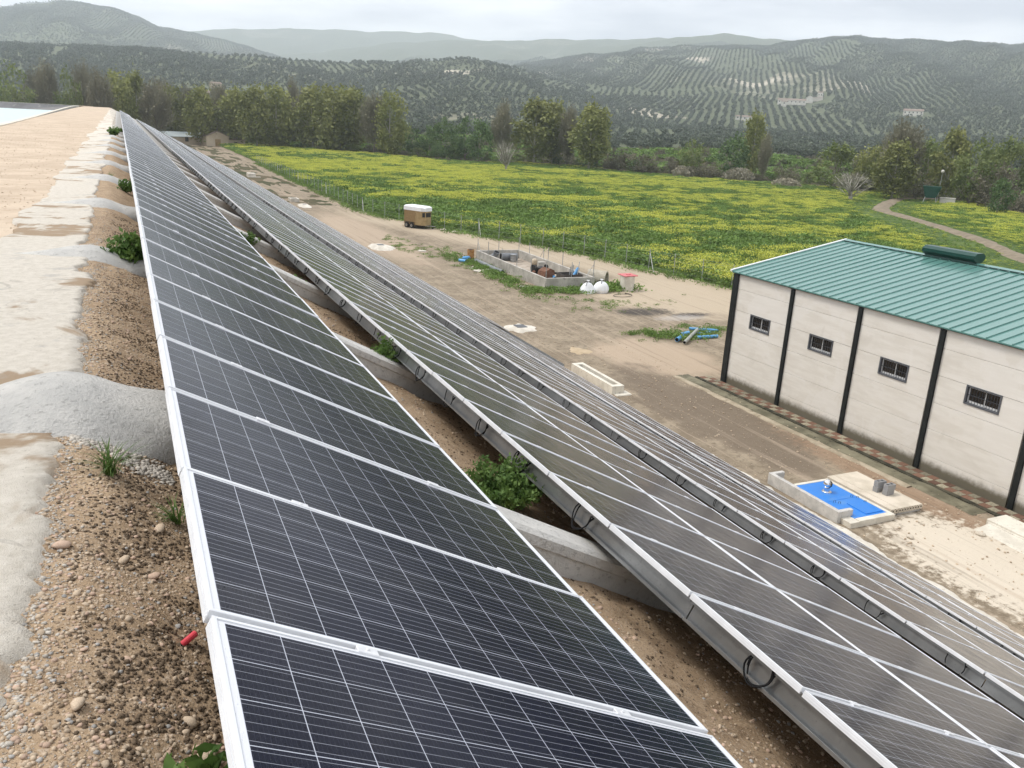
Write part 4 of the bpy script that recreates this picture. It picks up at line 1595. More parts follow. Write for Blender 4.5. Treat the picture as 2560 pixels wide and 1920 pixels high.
def bank_scrub():
    """low scrub on the river bank that reads as one rough cover"""
    g = np.random.default_rng(31)
    az = np.radians(g.uniform(5, 58, 2600))
    re = np.interp(np.degrees(az), FAR_AZ, FAR_R)
    r = re + g.uniform(14, 104, 2600)
    x, y = r * np.sin(az), r * np.cos(az)
    z = terrain_h(x, y)
    coll = proto_collection('scrubs', [clump(41, 60, 1.6, 2.2, 0.5, 0), bpy.data.objects.new('scrub_brown', TREES['scrub'][0][1])])
    n = len(x)
    idx = (g.uniform(size=n) < 0.35).astype(int)
    scl = np.where(idx == 1, g.uniform(0.12, 0.30, n), g.uniform(0.6, 1.5, n))
    scatter('bank_scrub', np.stack([x, y, z], -1), g.uniform(0, 6.28, n), scl, idx, coll, 'rough brown and green scrub covering the river bank', 'scrub')


bank_scrub()


# reeds beside the middle poplars
def reeds():
    g = np.random.default_rng(77)
    for k, (x, y, w, h, lab) in enumerate([(131, 252, 5.0, 4.2, 'wide rounded clump of pale dry reeds before the poplars'), (146, 202, 4.0, 3.0, 'pale dry reeds among the brown riverside bushes'), (153, 188, 3.5, 3.4, 'pale reeds left of the rounded dark green tree'), (152, 168, 3.0, 2.2, 'low pale reeds at the meadow edge before the scrub')]):
        n = 900
        q = g.uniform(0, 6.28, n)
        rr = np.sqrt(g.uniform(size=n)) * w
        b = np.stack([rr * np.cos(q), rr * np.sin(q), np.zeros(n)], -1)
        t = b * 1.12 + np.stack([g.normal(size=n) * 0.3, g.normal(size=n) * 0.3, h * np.sqrt(np.clip(1.15 - (rr / w) ** 2, 0.1, 1)) * g.uniform(0.75, 1.05, n)], -1)
        v, f = strips(b, t, 0.07, k)
        v2, f2 = leaf_quads(t, 0.35, 2.0, 1.0, k)
        v, f = cat_vf([(v, f), (v2, f2)])
        tag(obj('reed_clump', np_mesh('reed_clump', v, f), LEAF['reed'], loc=(x, y, float(terrain_h(x, y)) if k else -0.3)), lab, 'reeds', 'reed clumps by the river')


reeds()
# ================================================================== the white shed
def shed():
    BA = R(1.0735)
    S = 3.8874
    NB = 7
    root = thing('industrial_shed', 'white panelled industrial shed with green metal roof and black columns', 'shed', (26.958, 32.378, 0), (0, 0, BA))
    # local frame: +x into the building, -y along the long wall towards the camera
    wm, nt, b = base_mat('white wall panel', 0.8, 0, 0.3)
    co = coords(nt, 'Object')
    sep = nt.new('ShaderNodeSeparateXYZ')
    geo = nt.new('ShaderNodeNewGeometry')
    gsep = nt.new('ShaderNodeSeparateXYZ')
    nt.link(geo.outputs['Position'], gsep.inputs[0])
    mp = nt.new('ShaderNodeMapping')
    mp.inputs['Scale'].default_value = (1, 0.5, 3.0)
    nt.link(geo.outputs['Position'], mp.inputs[0])
    streak = nt.noise(mp.outputs[0], 1.3, 6, 0.65)
    stain = nt.noise(geo.outputs['Position'], 0.42, 5, 0.6, 0.8)
    col = nt.mix(nt.ramp(streak, 0.35, 0.65), (0.69, 0.65, 0.58), (0.76, 0.725, 0.66))
    col = nt.mix(nt.math('MULTIPLY', nt.ramp(stain, 0.50, 0.56), 0.45), col, (0.78, 0.75, 0.70))
    col = nt.mix(nt.math('MULTIPLY', nt.ramp(stain, 0.42, 0.34), 0.35), col, (0.60, 0.56, 0.49))
    # mossy splash stain above the paving
    nz = nt.noise(geo.outputs['Position'], 5.0, 6, 0.75)
    hgt = nt.math('SUBTRACT', gsep.outputs[2], nt.math('MULTIPLY', nt.math('SUBTRACT', nz, 0.5), 0.35))
    col = nt.mix(nt.math('MULTIPLY', nt.ramp(hgt, 0.62, 0.24), 0.95), col, (0.115, 0.10, 0.065))
    nt.link(col, b.inputs['Base Color'])
    nt.link(nt.bump(nt.noise(mp.outputs[0], 9, 4), 0.15, 0.01), b.inputs['Normal'])
    joints = [0.0, 0.672, 1.715, 2.76, 3.815, 4.855, 5.62]
    ym = 0.0
    for bay in range(NB):
        for k in range(6):
            z0, z1 = joints[k] + (0.007 if k else -0.1), joints[k + 1] - 0.007
            mb = MB()
            ya, yb = -bay * S - 0.10, -(bay + 1) * S + 0.10
            if k == 3:     # the course with the window opening below its top joint: built round the hole
                wy0, wy1 = -bay * S - 1.42, -bay * S - 2.80
                wz0, wz1 = 3.12, 3.83
                mb.box(0.0, 0.16, wy0, ya, z0, z1)
                mb.box(0.0, 0.16, yb, wy1, z0, z1)
                mb.box(0.0, 0.16, wy1, wy0, z0, wz0)
            else:
                mb.bbox(0.0, 0.16, yb, ya, z0, z1, 0.006)
            obj('wall_panel', mb, wm, root)
    back = mat_var('panel back', (0.3, 0.28, 0.25), (0.36, 0.33, 0.3), 1.0, 0.9)
    L = NB * S
    obj('wall_core', MB().box(0.16, 0.2, -L, 0.0, 0.0, 3.0).box(0.16, 0.2, -L, 0.0, 3.95, 5.6), back, root)
    Wd = 14.4
    # gable ends and back wall
    for yy, nm in ((0.0, 0), (-L, 1)):
        mb = MB()
        mb.prism([(0.2, 0), (Wd - 0.2, 0), (Wd - 0.2, 5.62), (Wd / 2, 6.95), (0.2, 5.62)], yy - 0.08, yy + 0.08)
        obj('gable_wall', mb, wm, root)
    obj('back_wall', MB().box(Wd - 0.18, Wd, -L, 0, 0, 5.62), wm, root)
    cm = mat_var('black column paint', (0.010, 0.013, 0.013), (0.018, 0.022, 0.022), 3, 0.5)
    for k in range(NB + 1):
        w = 0.095
        mb = MB()
        if k in (0, NB):
            mb.box(-0.10, 0.24, -k * S - 0.29 if k == 0 else -k * S - 0.05, -k * S + 0.05 if k == 0 else -k * S + 0.29, -0.05, 5.56)
        else:
            yc = -k * S - 0.09
            mb.box(-0.085, -0.07, yc - w, yc + w, -0.05, 5.55)
            mb.box(-0.07, 0.03, yc - 0.02, yc + 0.02, -0.05, 5.55)
            mb.box(-0.012, 0.004, yc - w, yc + w, -0.05, 5.55)
        obj('column', mb, cm, root)
    # windows
    fm = mat_var('grey window frame', (0.085, 0.09, 0.10), (0.11, 0.115, 0.125), 5, 0.5)
    sm = mat_var('white sash', (0.68, 0.68, 0.67), (0.76, 0.76, 0.75), 5, 0.4)
    pm, nt, b = base_mat('dark pane', 0.06, 0, 0.5)
    nt.link(nt.mix(nt.noise(coords(nt), 3, 3), (0.008, 0.009, 0.010), (0.018, 0.019, 0.02)), b.inputs['Base Color'])
    gm = mat_var('dark grille', (0.05, 0.055, 0.065), (0.07, 0.075, 0.085), 8, 0.45, 0.3)
    for bay in range(NB):
        y0, y1, z0, z1 = -bay * S - 1.42, -bay * S - 2.80, 3.12, 3.83   # y0 is the far side
        e = 0.06
        f = MB()
        f.box(-0.03, 0.14, y1, y0, z1 - e, z1)
        f.box(-0.03, 0.14, y1, y0, z0, z0 + e)
        f.box(-0.03, 0.14, y0 - e, y0, z0 + e, z1 - e)
        f.box(-0.03, 0.14, y1, y1 + e, z0 + e, z1 - e)
        win = obj('window', f, fm, root)
        a0, a1 = y0 - e, y1 + e
        mid = (a0 + a1) / 2 - 0.02
        for (sa, sb, dep) in ((a0, mid - 0.03, 0.085), (mid + 0.03, a1, 0.11)):
            t = 0.045
            s_ = MB()
            s_.box(dep, dep + 0.02, sb, sa, z1 - e - t, z1 - e)
            s_.box(dep, dep + 0.02, sb, sa, z0 + e, z0 + e + t + 0.03)
            s_.box(dep, dep + 0.02, sa - t, sa, z0 + e + t + 0.03, z1 - e - t)
            s_.box(dep, dep + 0.02, sb, sb + t, z0 + e + t + 0.03, z1 - e - t)
            obj('sash', s_, sm, win)
            obj('pane', MB().box(dep + 0.008, dep + 0.014, sb + t, sa - t, z0 + e + t + 0.03, z1 - e - t), pm, win)
        gr = MB()
        for k in range(1, 11):
            yy = a0 + (a1 - a0) * k / 11
            gr.box(0.02, 0.032, yy - 0.006, yy + 0.006, z0 + e, z1 - e)
        gr.box(0.017, 0.035, a1, a0, (z0 + z1) / 2 - 0.01, (z0 + z1) / 2 + 0.01)
        obj('grille', gr, gm, win)
    # roof: separate ribbed sheets
    rm, nt, b = base_mat('green roof sheet', 0.22, 0, 0.9)
    geo = nt.new('ShaderNodeNewGeometry')
    n1 = nt.noise(geo.outputs['Position'], 0.5, 4, 0.6)
    nt.link(nt.mix(n1, (0.085, 0.205, 0.18), (0.105, 0.24, 0.21)), b.inputs['Base Color'])
    nt.link(nt.math('ADD', nt.math('MULTIPLY', nt.noise(geo.outputs['Position'], 4, 4), 0.12), 0.16), b.inputs['Roughness'])
    sw = S / 4
    ez, rz, hw = 5.66, 7.07, 7.2
    sl = math.atan2(rz - ez, hw + 0.12)
    nsheet = int(round((L + 0.24) / sw))
    for side in (0, 1):
        for k in range(nsheet):
            y1 = 0.14 - k * sw
            y0 = y1 - sw
            mb = MB()
            def P(t, y, n):      # t 0 at eave .. 1 at ridge
                x = -0.15 + (hw + 0.15) * t
                z = ez + (rz - ez) * t + n
                if side:
                    x = Wd - x
                return (x, y, z)
            # flat pan with two trapezoid ribs (edge and middle)
            prof = []
            for c_ in (0.0, sw / 2):
                prof += [(c_, 0.0), (c_ + 0.008, 0.045), (c_ + 0.038, 0.045), (c_ + 0.05, 0.0)]
            prof.append((sw - 0.0005, 0.0))
            n = len(prof)
            vs = [P(0, y1 - q, h) for q, h in prof] + [P(1, y1 - q, h) for q, h in prof] + [P(0, y1 - q, -0.05) for q, h in prof]
            fs = [((i, i + 1, n + i + 1, n + i) if side == 0 else (i, n + i, n + i + 1, i + 1)) for i in range(n - 1)]
            fs += [(2 * n + i, 2 * n + i + 1, i + 1, i) for i in range(n - 1)]
            mb.quad_list(vs, fs)
            obj('roof_sheet', mb, rm, root)
    cap = MB()
    cap.prism([(hw - 0.24, rz + 0.015), (hw, rz + 0.062), (hw + 0.24, rz + 0.015), (hw, rz + 0.045)], -L - 0.1, 0.14)
    obj('ridge_cap', cap, rm, root)
    dm = mat_var('ridge filler', (0.02, 0.05, 0.045), (0.03, 0.07, 0.06), 4, 0.6)
    fill = MB()
    for k in range(nsheet * 2):
        y = 0.14 - k * sw / 2
        fill.box(hw - 0.27, hw - 0.235, y - sw / 2 + 0.01, y - 0.055, rz - 0.045, rz + 0.012)
    o = obj('ridge_filler', fill, dm, root)
    o['kind'] = 'stuff'
    tm = mat_var('white rake trim', (0.74, 0.75, 0.75), (0.80, 0.81, 0.80), 2, 0.45)
    for yy in (0.14, -L - 0.14):
        for side in (0, 1):
            mb = MB()
            s_ = 1 if yy > 0 else -1
            pts = [(-0.18, ez - 0.02), (hw, rz + 0.05), (hw, rz + 0.085), (-0.18, ez + 0.07)]
            if side:
                pts = [(Wd - p[0], p[1]) for p in pts][::-1]
            mb.prism(pts, yy - 0.01 * s_, yy + 0.10 * s_)
            obj('rake_trim', mb, tm, root)
    obj('eave_fascia', MB().box(-0.13, 0.02, -L, 0.12, 5.585, 5.645), mat_var('eave dark', (0.05, 0.05, 0.045), (0.10, 0.09, 0.08), 3, 0.8), root)
    # ridge vent: octagonal hood on a narrow neck
    vy0, vy1 = -7.45, -4.72
    vm, nt, b = base_mat('dark green vent', 0.3, 0, 0.5)
    nt.link(nt.mix(nt.noise(coords(nt), 1.5, 4), (0.006, 0.045, 0.034), (0.010, 0.06, 0.046)), b.inputs['Base Color'])
    mb = MB()
    oc = [(-0.17, 0.06), (-0.36, 0.22), (-0.36, 0.36), (-0.20, 0.48), (0.20, 0.48), (0.36, 0.36), (0.36, 0.22), (0.17, 0.06)]
    mb.prism([(hw + q[0], rz + q[1] + 0.0) for q in oc], vy0, vy1)
    vent = obj('ridge_vent', mb, vm, root)
    obj('vent_neck', MB().prism([(hw - 0.22, rz - 0.08), (hw - 0.15, rz + 0.1), (hw + 0.15, rz + 0.1), (hw + 0.22, rz - 0.08)], vy0 + 0.06, vy1 - 0.06), vm, vent)
    return root


shed()


# paved walk: red and cream tiles in a chequer, kerb and gutter
def paving():
    ang = R(1.0735)
    base = bpy.data.objects.new('paved_walk', MB().box(-0.92, -0.095, -27, 0.9, -0.12, 0.045).mesh('paved_walk'))
    link(base)
    base.data.materials.append(mat_var('mossy mortar', (0.06, 0.055, 0.035), (0.10, 0.085, 0.055), 4, 0.95))
    base.location = (26.958, 32.378, 0)
    base.rotation_euler = (0, 0, ang)
    tag(base, kind='structure')
    red = mat_var('red tile', (0.135, 0.075, 0.05), (0.185, 0.10, 0.068), 6, 0.9, c3=(0.085, 0.065, 0.04), s3=7, rnd=0.3)
    cream = mat_var('cream tile', (0.20, 0.175, 0.12), (0.31, 0.275, 0.20), 9, 0.9, c3=(0.10, 0.085, 0.05), s3=10, rnd=0.3)
    t = 0.345
    me = MB().bbox(-t / 2 + 0.008, t / 2 - 0.008, -t / 2 + 0.008, t / 2 - 0.008, 0, 0.022, 0.006)
    mr, mc = me.mesh('tile'), me.mesh('tile')
    mr.materials.append(red)
    mc.materials.append(cream)
    for i in range(78):
        for j in range(2):
            y = 0.72 - i * t
            o = obj('tile', mc if (i + j) % 2 == 0 else mr, None, base, (-0.28 - j * t, y, 0.043 + random.uniform(-.004, .004)), (random.uniform(-.01, .01), random.uniform(-.01, .01), random.uniform(-.02, .02)))
    k = MB()
    y = 1.0
    while y > -16.5:
        l = random.uniform(0.8, 1.3)
        k.box(-1.0 + random.uniform(-.04, .03), -0.80, y - l + 0.02, y, -0.05, 0.05 + random.uniform(-.015, .02))
        y -= l
    kb = obj('kerb', k, mat_var('mossy kerb', (0.025, 0.025, 0.017), (0.07, 0.064, 0.042), 3, 0.95, bump=0.5, bscale=20), base)
    kb['kind'] = 'stuff'
    def ragged(name, xa, xb, ya, yb, z, m, amp, seed):
        ys = np.arange(ya, yb, 0.12)
        u = np.array([0, 0.06, 0.3, 0.5, 0.7, 0.94, 1.0])
        X = np.empty((len(ys), 7))
        Y = np.repeat(ys[:, None], 7, 1)
        for i, y in enumerate(ys):
            l = xa + amp * fbm1(y * 0.9, seed) + amp * 0.5 * fbm1(y * 5, seed + 1)
            r_ = xb + amp * 0.4 * fbm1(y * 1.1, seed + 2)
            X[i] = l + (r_ - l) * u
        Z = z + 0.02 * noise_grid(X, Y, 1.7, seed, 3)
        Z[:, 0] -= 0.09
        Z[:, -1] -= 0.05
        return obj(name, grid_mesh(name, X, Y, Z), m, base)
    ragged('gutter', -1.78, -0.93, -15.5, 1.6, 0.03, mat_var('damp gutter', (0.11, 0.10, 0.065), (0.22, 0.20, 0.135), 0.9, 0.9, bump=0.6, bscale=12, c3=(0.05, 0.045, 0.03), s3=3), 0.06, 3.0)
    ragged('gutter_lip', -2.02, -1.72, -13.0, 1.4, 0.055, mat_var('gutter lip', (0.30, 0.25, 0.175), (0.43, 0.365, 0.27), 1.2, 0.9, bump=0.5, bscale=9, c3=(0.2, 0.16, 0.11), s3=2.5), 0.09, 7.0)


paving()


# stepped slab by the shed, at the right edge of the picture
def step_slab():
    r = thing('concrete_ramp', 'pale concrete step and sloping ramp against the shed paving', 'concrete ramp', (25.3, 16.2, 0))
    obj('slab', MB().bbox(0.05, 1.0, -4.5, 0.05, -0.05, 0.22, 0.02), MT['conc_pale'], r)
    obj('ledge', MB().bbox(-0.02, 0.05, -4.5, -0.02, -0.05, 0.15, 0.01), MT['conc_pale'], r)
    obj('ramp', MB().prism([(-0.9, -0.04), (-0.02, 0.12), (-0.02, -0.05)], -4.5, -0.1), MT['conc_pale'], r)


step_slab()


# ================================================================== well house with the blue lid
def well_house():
    r = thing('well_pit', 'low concrete pit with bright blue metal lid and raised side wall', 'concrete pit', (0, 0, 0))
    zt = 0.20
    x0, x1, y0, y1 = 20.98, 22.42, 17.75, 20.48
    rim = MB()
    rim.box(x0 - 0.40, x0, y0 - 0.22, y1 + 0.14, -0.1, zt - 0.02)
    rim.bbox(x1, x1 + 0.14, y0 - 0.22, y1 + 0.14, -0.1, zt + 0.01, 0.01)
    rim.bbox(x0, x1, y0 - 0.22, y0, -0.1, zt + 0.01, 0.01)
    rim.bbox(x0, x1, y1, y1 + 0.14, -0.1, zt + 0.01, 0.01)
    obj('rim', rim, MT['conc_pale'], r)
    bm, nt, b = base_mat('blue paint', 0.35, 0, 0.5)
    co = coords(nt)
    nt.link(nt.mix(nt.math('MULTIPLY', nt.ramp(nt.noise(co, 1.6, 5, 0.65), 0.50, 0.72), 0.35), (0.022, 0.20, 0.62), (0.14, 0.29, 0.48)), b.inputs['Base Color'])
    lid = obj('lid', MB().bbox(x0, x1, y0, y1, 0.10, 0.195, 0.004), bm, r)
    obj('hatch', MB().bbox(x0 + 0.62, x1 - 0.05, y0 + 0.12, y0 + 0.98, 0.195, 0.222, 0.004), bm, lid)
    obj('hatch', MB().bbox(x0 + 0.12, x1 - 0.1, y0 + 1.3, y0 + 1.32, 0.195, 0.205, 0.002), bm, lid)
    dark = mat_var('dark handle', (0.015, 0.02, 0.03), (0.03, 0.035, 0.05), 8, 0.5)
    for hx, hy in ((21.22, 18.95), (21.32, 18.83), (22.18, 19.12), (22.30, 18.98), (22.28, 18.62)):
        h = MB()
        h.tube([(hx, hy, 0.19), (hx, hy, 0.26), (hx + 0.07, hy - 0.03, 0.26), (hx + 0.07, hy - 0.03, 0.19)], 0.008, 5)
        obj('handle', h, dark, lid)
    # raised wall along the slope side with short returns
    w = MB()
    zw = 0.42
    w.bbox(20.42, 20.58, 17.95, 21.35, -0.15, zw, 0.015)
    w.bbox(20.58, 21.06, 21.19, 21.35, -0.15, zw, 0.015)
    w.bbox(20.58, 21.08, 17.95, 18.11, -0.15, zw, 0.015)
    obj('side_wall', w, MT['conc'], r)
    # turbine vent: a chrome ball of curved vanes on a short pipe
    t = thing('turbine_vent', 'shiny chrome turbine vent ball standing on the blue lid', 'roof vent', (21.66, 19.72, 0.195))
    ch = mat_var('chrome', (0.72, 0.73, 0.75), (0.82, 0.83, 0.85), 6, 0.16, 1.0)
    obj('pipe', MB().lathe([(0.17, 0.0), (0.17, 0.015), (0.09, 0.03), (0.085, 0.16)], 16), ch, t)
    hd = MB()
    nv = 18
    for k in range(nv):
        vs = []
        for i in range(9):
            ph = -1.2 + 2.5 * i / 8
            for dq, rr in ((0, 0.155), (0.42, 0.142)):
                q = 2 * math.pi * k / nv + dq
                vs.append((rr * math.cos(ph) * math.cos(q), rr * math.cos(ph) * math.sin(q), 0.30 + 0.155 * math.sin(ph)))
        hd.quad_list(vs, [(2 * i, 2 * i + 1, 2 * i + 3, 2 * i + 2) for i in range(8)])
    obj('head', hd.mesh('head', True), ch, t)
    obj('cap', MB().lathe([(0.06, 0.445), (0.05, 0.462), (0.012, 0.468)], 12), ch, t)
    # hollow-core floor planks beside the pit
    hm, nt, b = base_mat('plank concrete', 0.92, 0, 0.2)
    co = coords(nt)
    nt.link(nt.mix(nt.ramp(nt.noise(co, 1.3, 5, 0.6), 0.35, 0.65), (0.50, 0.44, 0.35), (0.63, 0.56, 0.46)), b.inputs['Base Color'])
    nt.link(nt.bump(nt.noise(co, 25, 5), 0.3, 0.01), b.inputs['Normal'])
    holem = mat_var('painted core shade', (0.02, 0.018, 0.015), (0.03, 0.027, 0.022), 5, 0.95)
    for (xa, xb, lab, nh) in ((22.60, 22.92, 'narrow hollow-core concrete plank next to the blue lid', 2), (22.94, 24.06, 'wide hollow-core concrete plank carrying the grey blocks', 9)):
        p = thing('concrete_plank', lab, 'concrete plank', (xa, 17.72, 0.0), (0, 0, 0), 'floor planks beside the pit')
        wd = xb - xa
        body = MB()
        body.bbox(0, wd, 0.012, 2.95, 0.10, 0.27, 0.008)
        obj('slab', body, hm, p)
        # the open cores: a front plate with holes, a dark sheet behind painted as the shade inside
        fr = MB()
        n = nh
        pitch = wd / n
        for k in range(n):
            cx = (k + 0.5) * pitch
            r_ = min(0.036, pitch * 0.38)
            # ring of quads from the hole out to its cell border
            m_ = 12
            vs = []
            for i in range(m_):
                q = 2 * math.pi * i / m_
                c_, s_ = math.cos(q), math.sin(q)
                k_ = 1 / max(abs(c_) / (pitch / 2), abs(s_) / 0.08)
                vs += [(cx + r_ * c_, 0.0, 0.187 + r_ * s_), (cx + c_ * k_, 0.0, 0.187 + s_ * k_), (cx + r_ * c_, 0.0115, 0.187 + r_ * s_)]
            fs = []
            for i in range(m_):
                j = (i + 1) % m_
                fs += [(3 * i, 3 * i + 1, 3 * j + 1, 3 * j), (3 * i, 3 * j, 3 * j + 2, 3 * i + 2)]
            fr.quad_list(vs, fs)
        obj('end_face', fr, hm, p)
        obj('core', MB().box(0.01, wd - 0.01, 0.0105, 0.0115, 0.11, 0.26), holem, p)
        obj('bearer', MB().box(0.02, wd - 0.02, 0.05, 0.25, -0.08, 0.098).box(0.02, wd - 0.02, 2.6, 2.8, -0.08, 0.098), MT['conc'], p)
    # grey building blocks, two stacks
    bl, nt, b = base_mat('block grey', 0.95, 0, 0.15)
    nt.link(nt.mix(nt.noise(coords(nt), 30, 4), (0.25, 0.25, 0.25), (0.36, 0.355, 0.35)), b.inputs['Base Color'])
    blk = MB()
    lx, ly, hz = 0.38, 0.19, 0.19
    tt = 0.03
    blk.box(0, lx, 0, tt, 0, hz).box(0, lx, ly - tt, ly, 0, hz).box(0, tt, tt, ly - tt, 0, hz).box(lx - tt, lx, tt, ly - tt, 0, hz).box(lx / 2 - tt / 2, lx / 2 + tt / 2, tt, ly - tt, 0, hz)
    bme = blk.mesh('concrete_block')
    bme.materials.append(bl)
    spots = [((23.33, 18.62, 0.272), 'lower grey hollow block of the nearer stack on the plank'), ((23.34, 18.63, 0.464), 'upper grey hollow block of the nearer stack on the plank'),
             ((23.22, 18.95, 0.272), 'lower grey hollow block of the farther stack on the plank'), ((23.25, 18.98, 0.464), 'upper grey hollow block of the farther stack on the plank')]
    for (lc, lab) in spots:
        tag(obj('concrete_block', bme, None, None, lc, (0, 0, random.uniform(-.08, .08))), lab, 'concrete block', 'blocks stacked on the planks')


well_house()


def toe_strip():
    """ragged cement gutter along the foot of the slope"""
    ys = np.arange(-4, 33, 0.12)
    u = np.linspace(0, 1, 8)
    X = np.empty((len(ys), 8))
    Y = np.repeat(ys[:, None], 8, 1)
    for i, y in enumerate(ys):
        a = 19.25 + 0.12 * fbm1(y * 0.5, 2)
        c = 20.35 + 0.20 * fbm1(y * 0.8, 3) + 0.10 * fbm1(y * 4, 4) - 0.35 * float(sstep(16, 30, y))
        X[i] = a + (c - a) * u
    Z = np.maximum(ground_np(X, Y), 0.03) + 0.05 + 0.02 * noise_grid(X, Y, 2.0, 3.0, 3)
    Z[:, -1] -= 0.12
    Z[:, 0] -= 0.1
    m = mat_var('spilt cement', (0.52, 0.48, 0.41), (0.66, 0.62, 0.54), 1.5, 0.92, bump=0.5, bscale=14, c3=(0.36, 0.29, 0.21), s3=3.0)
    tag(obj('cement_gutter', grid_mesh('cement_gutter', X, Y, Z), m), kind='structure')


toe_strip()


def trough():
    r = thing('concrete_trough', 'long narrow cream concrete trough at the foot of the slope', 'trough', (0, 0, 0))
    x0, x1, y0, y1, h = 20.20, 20.86, 32.0, 36.1, 0.42
    mb = MB()
    t = 0.18
    mb.bbox(x0, x0 + t, y0, y1, -0.1, h, 0.012).bbox(x1 - t, x1, y0, y1, -0.1, h, 0.012)
    mb.bbox(x0 + t, x1 - t, y0, y0 + 0.28, -0.1, h - 0.004, 0.01).bbox(x0 + t, x1 - t, y1 - 0.28, y1, -0.1, h - 0.004, 0.01)
    obj('basin', mb, MT['conc_pale'], r)
    obj('floor', MB().box(x0 + t, x1 - t, y0 + 0.28, y1 - 0.28, 0.0, 0.06), mat_var('dark trough floor', (0.03, 0.035, 0.03), (0.05, 0.055, 0.045), 4, 0.3), r)  # floor coloured much darker and smoother than the basin walls
    obj('footing', MB().bbox(x0 + 0.1, x1 + 0.28, y0 - 0.32, y0 + 0.3, -0.05, 0.06, 0.03), MT['conc_pale'], r)


trough()


# ================================================================== open concrete tank and the things in it
PIPES = [((32.1, 42.4), (33.7, 41.5), 0.09, 'long light blue pipe at the back of the pipe heap'), ((31.1, 40.25), (32.65, 40.2), 0.10, 'light blue pipe at the front right of the heap'),
         ((31.75, 41.1), (33.0, 41.3), 0.08, 'thin light blue pipe at the middle right of the heap'), ((29.45, 39.95), (30.3, 40.6), 0.13, 'short thick light blue pipe at the left of the heap'),
         ((30.4, 40.95), (31.3, 41.35), 0.12, 'short light blue pipe behind the grey slanting pipe')]
GREY_PIPE = ((29.5, 39.25, 0.14), (31.9, 41.3, 0.30))


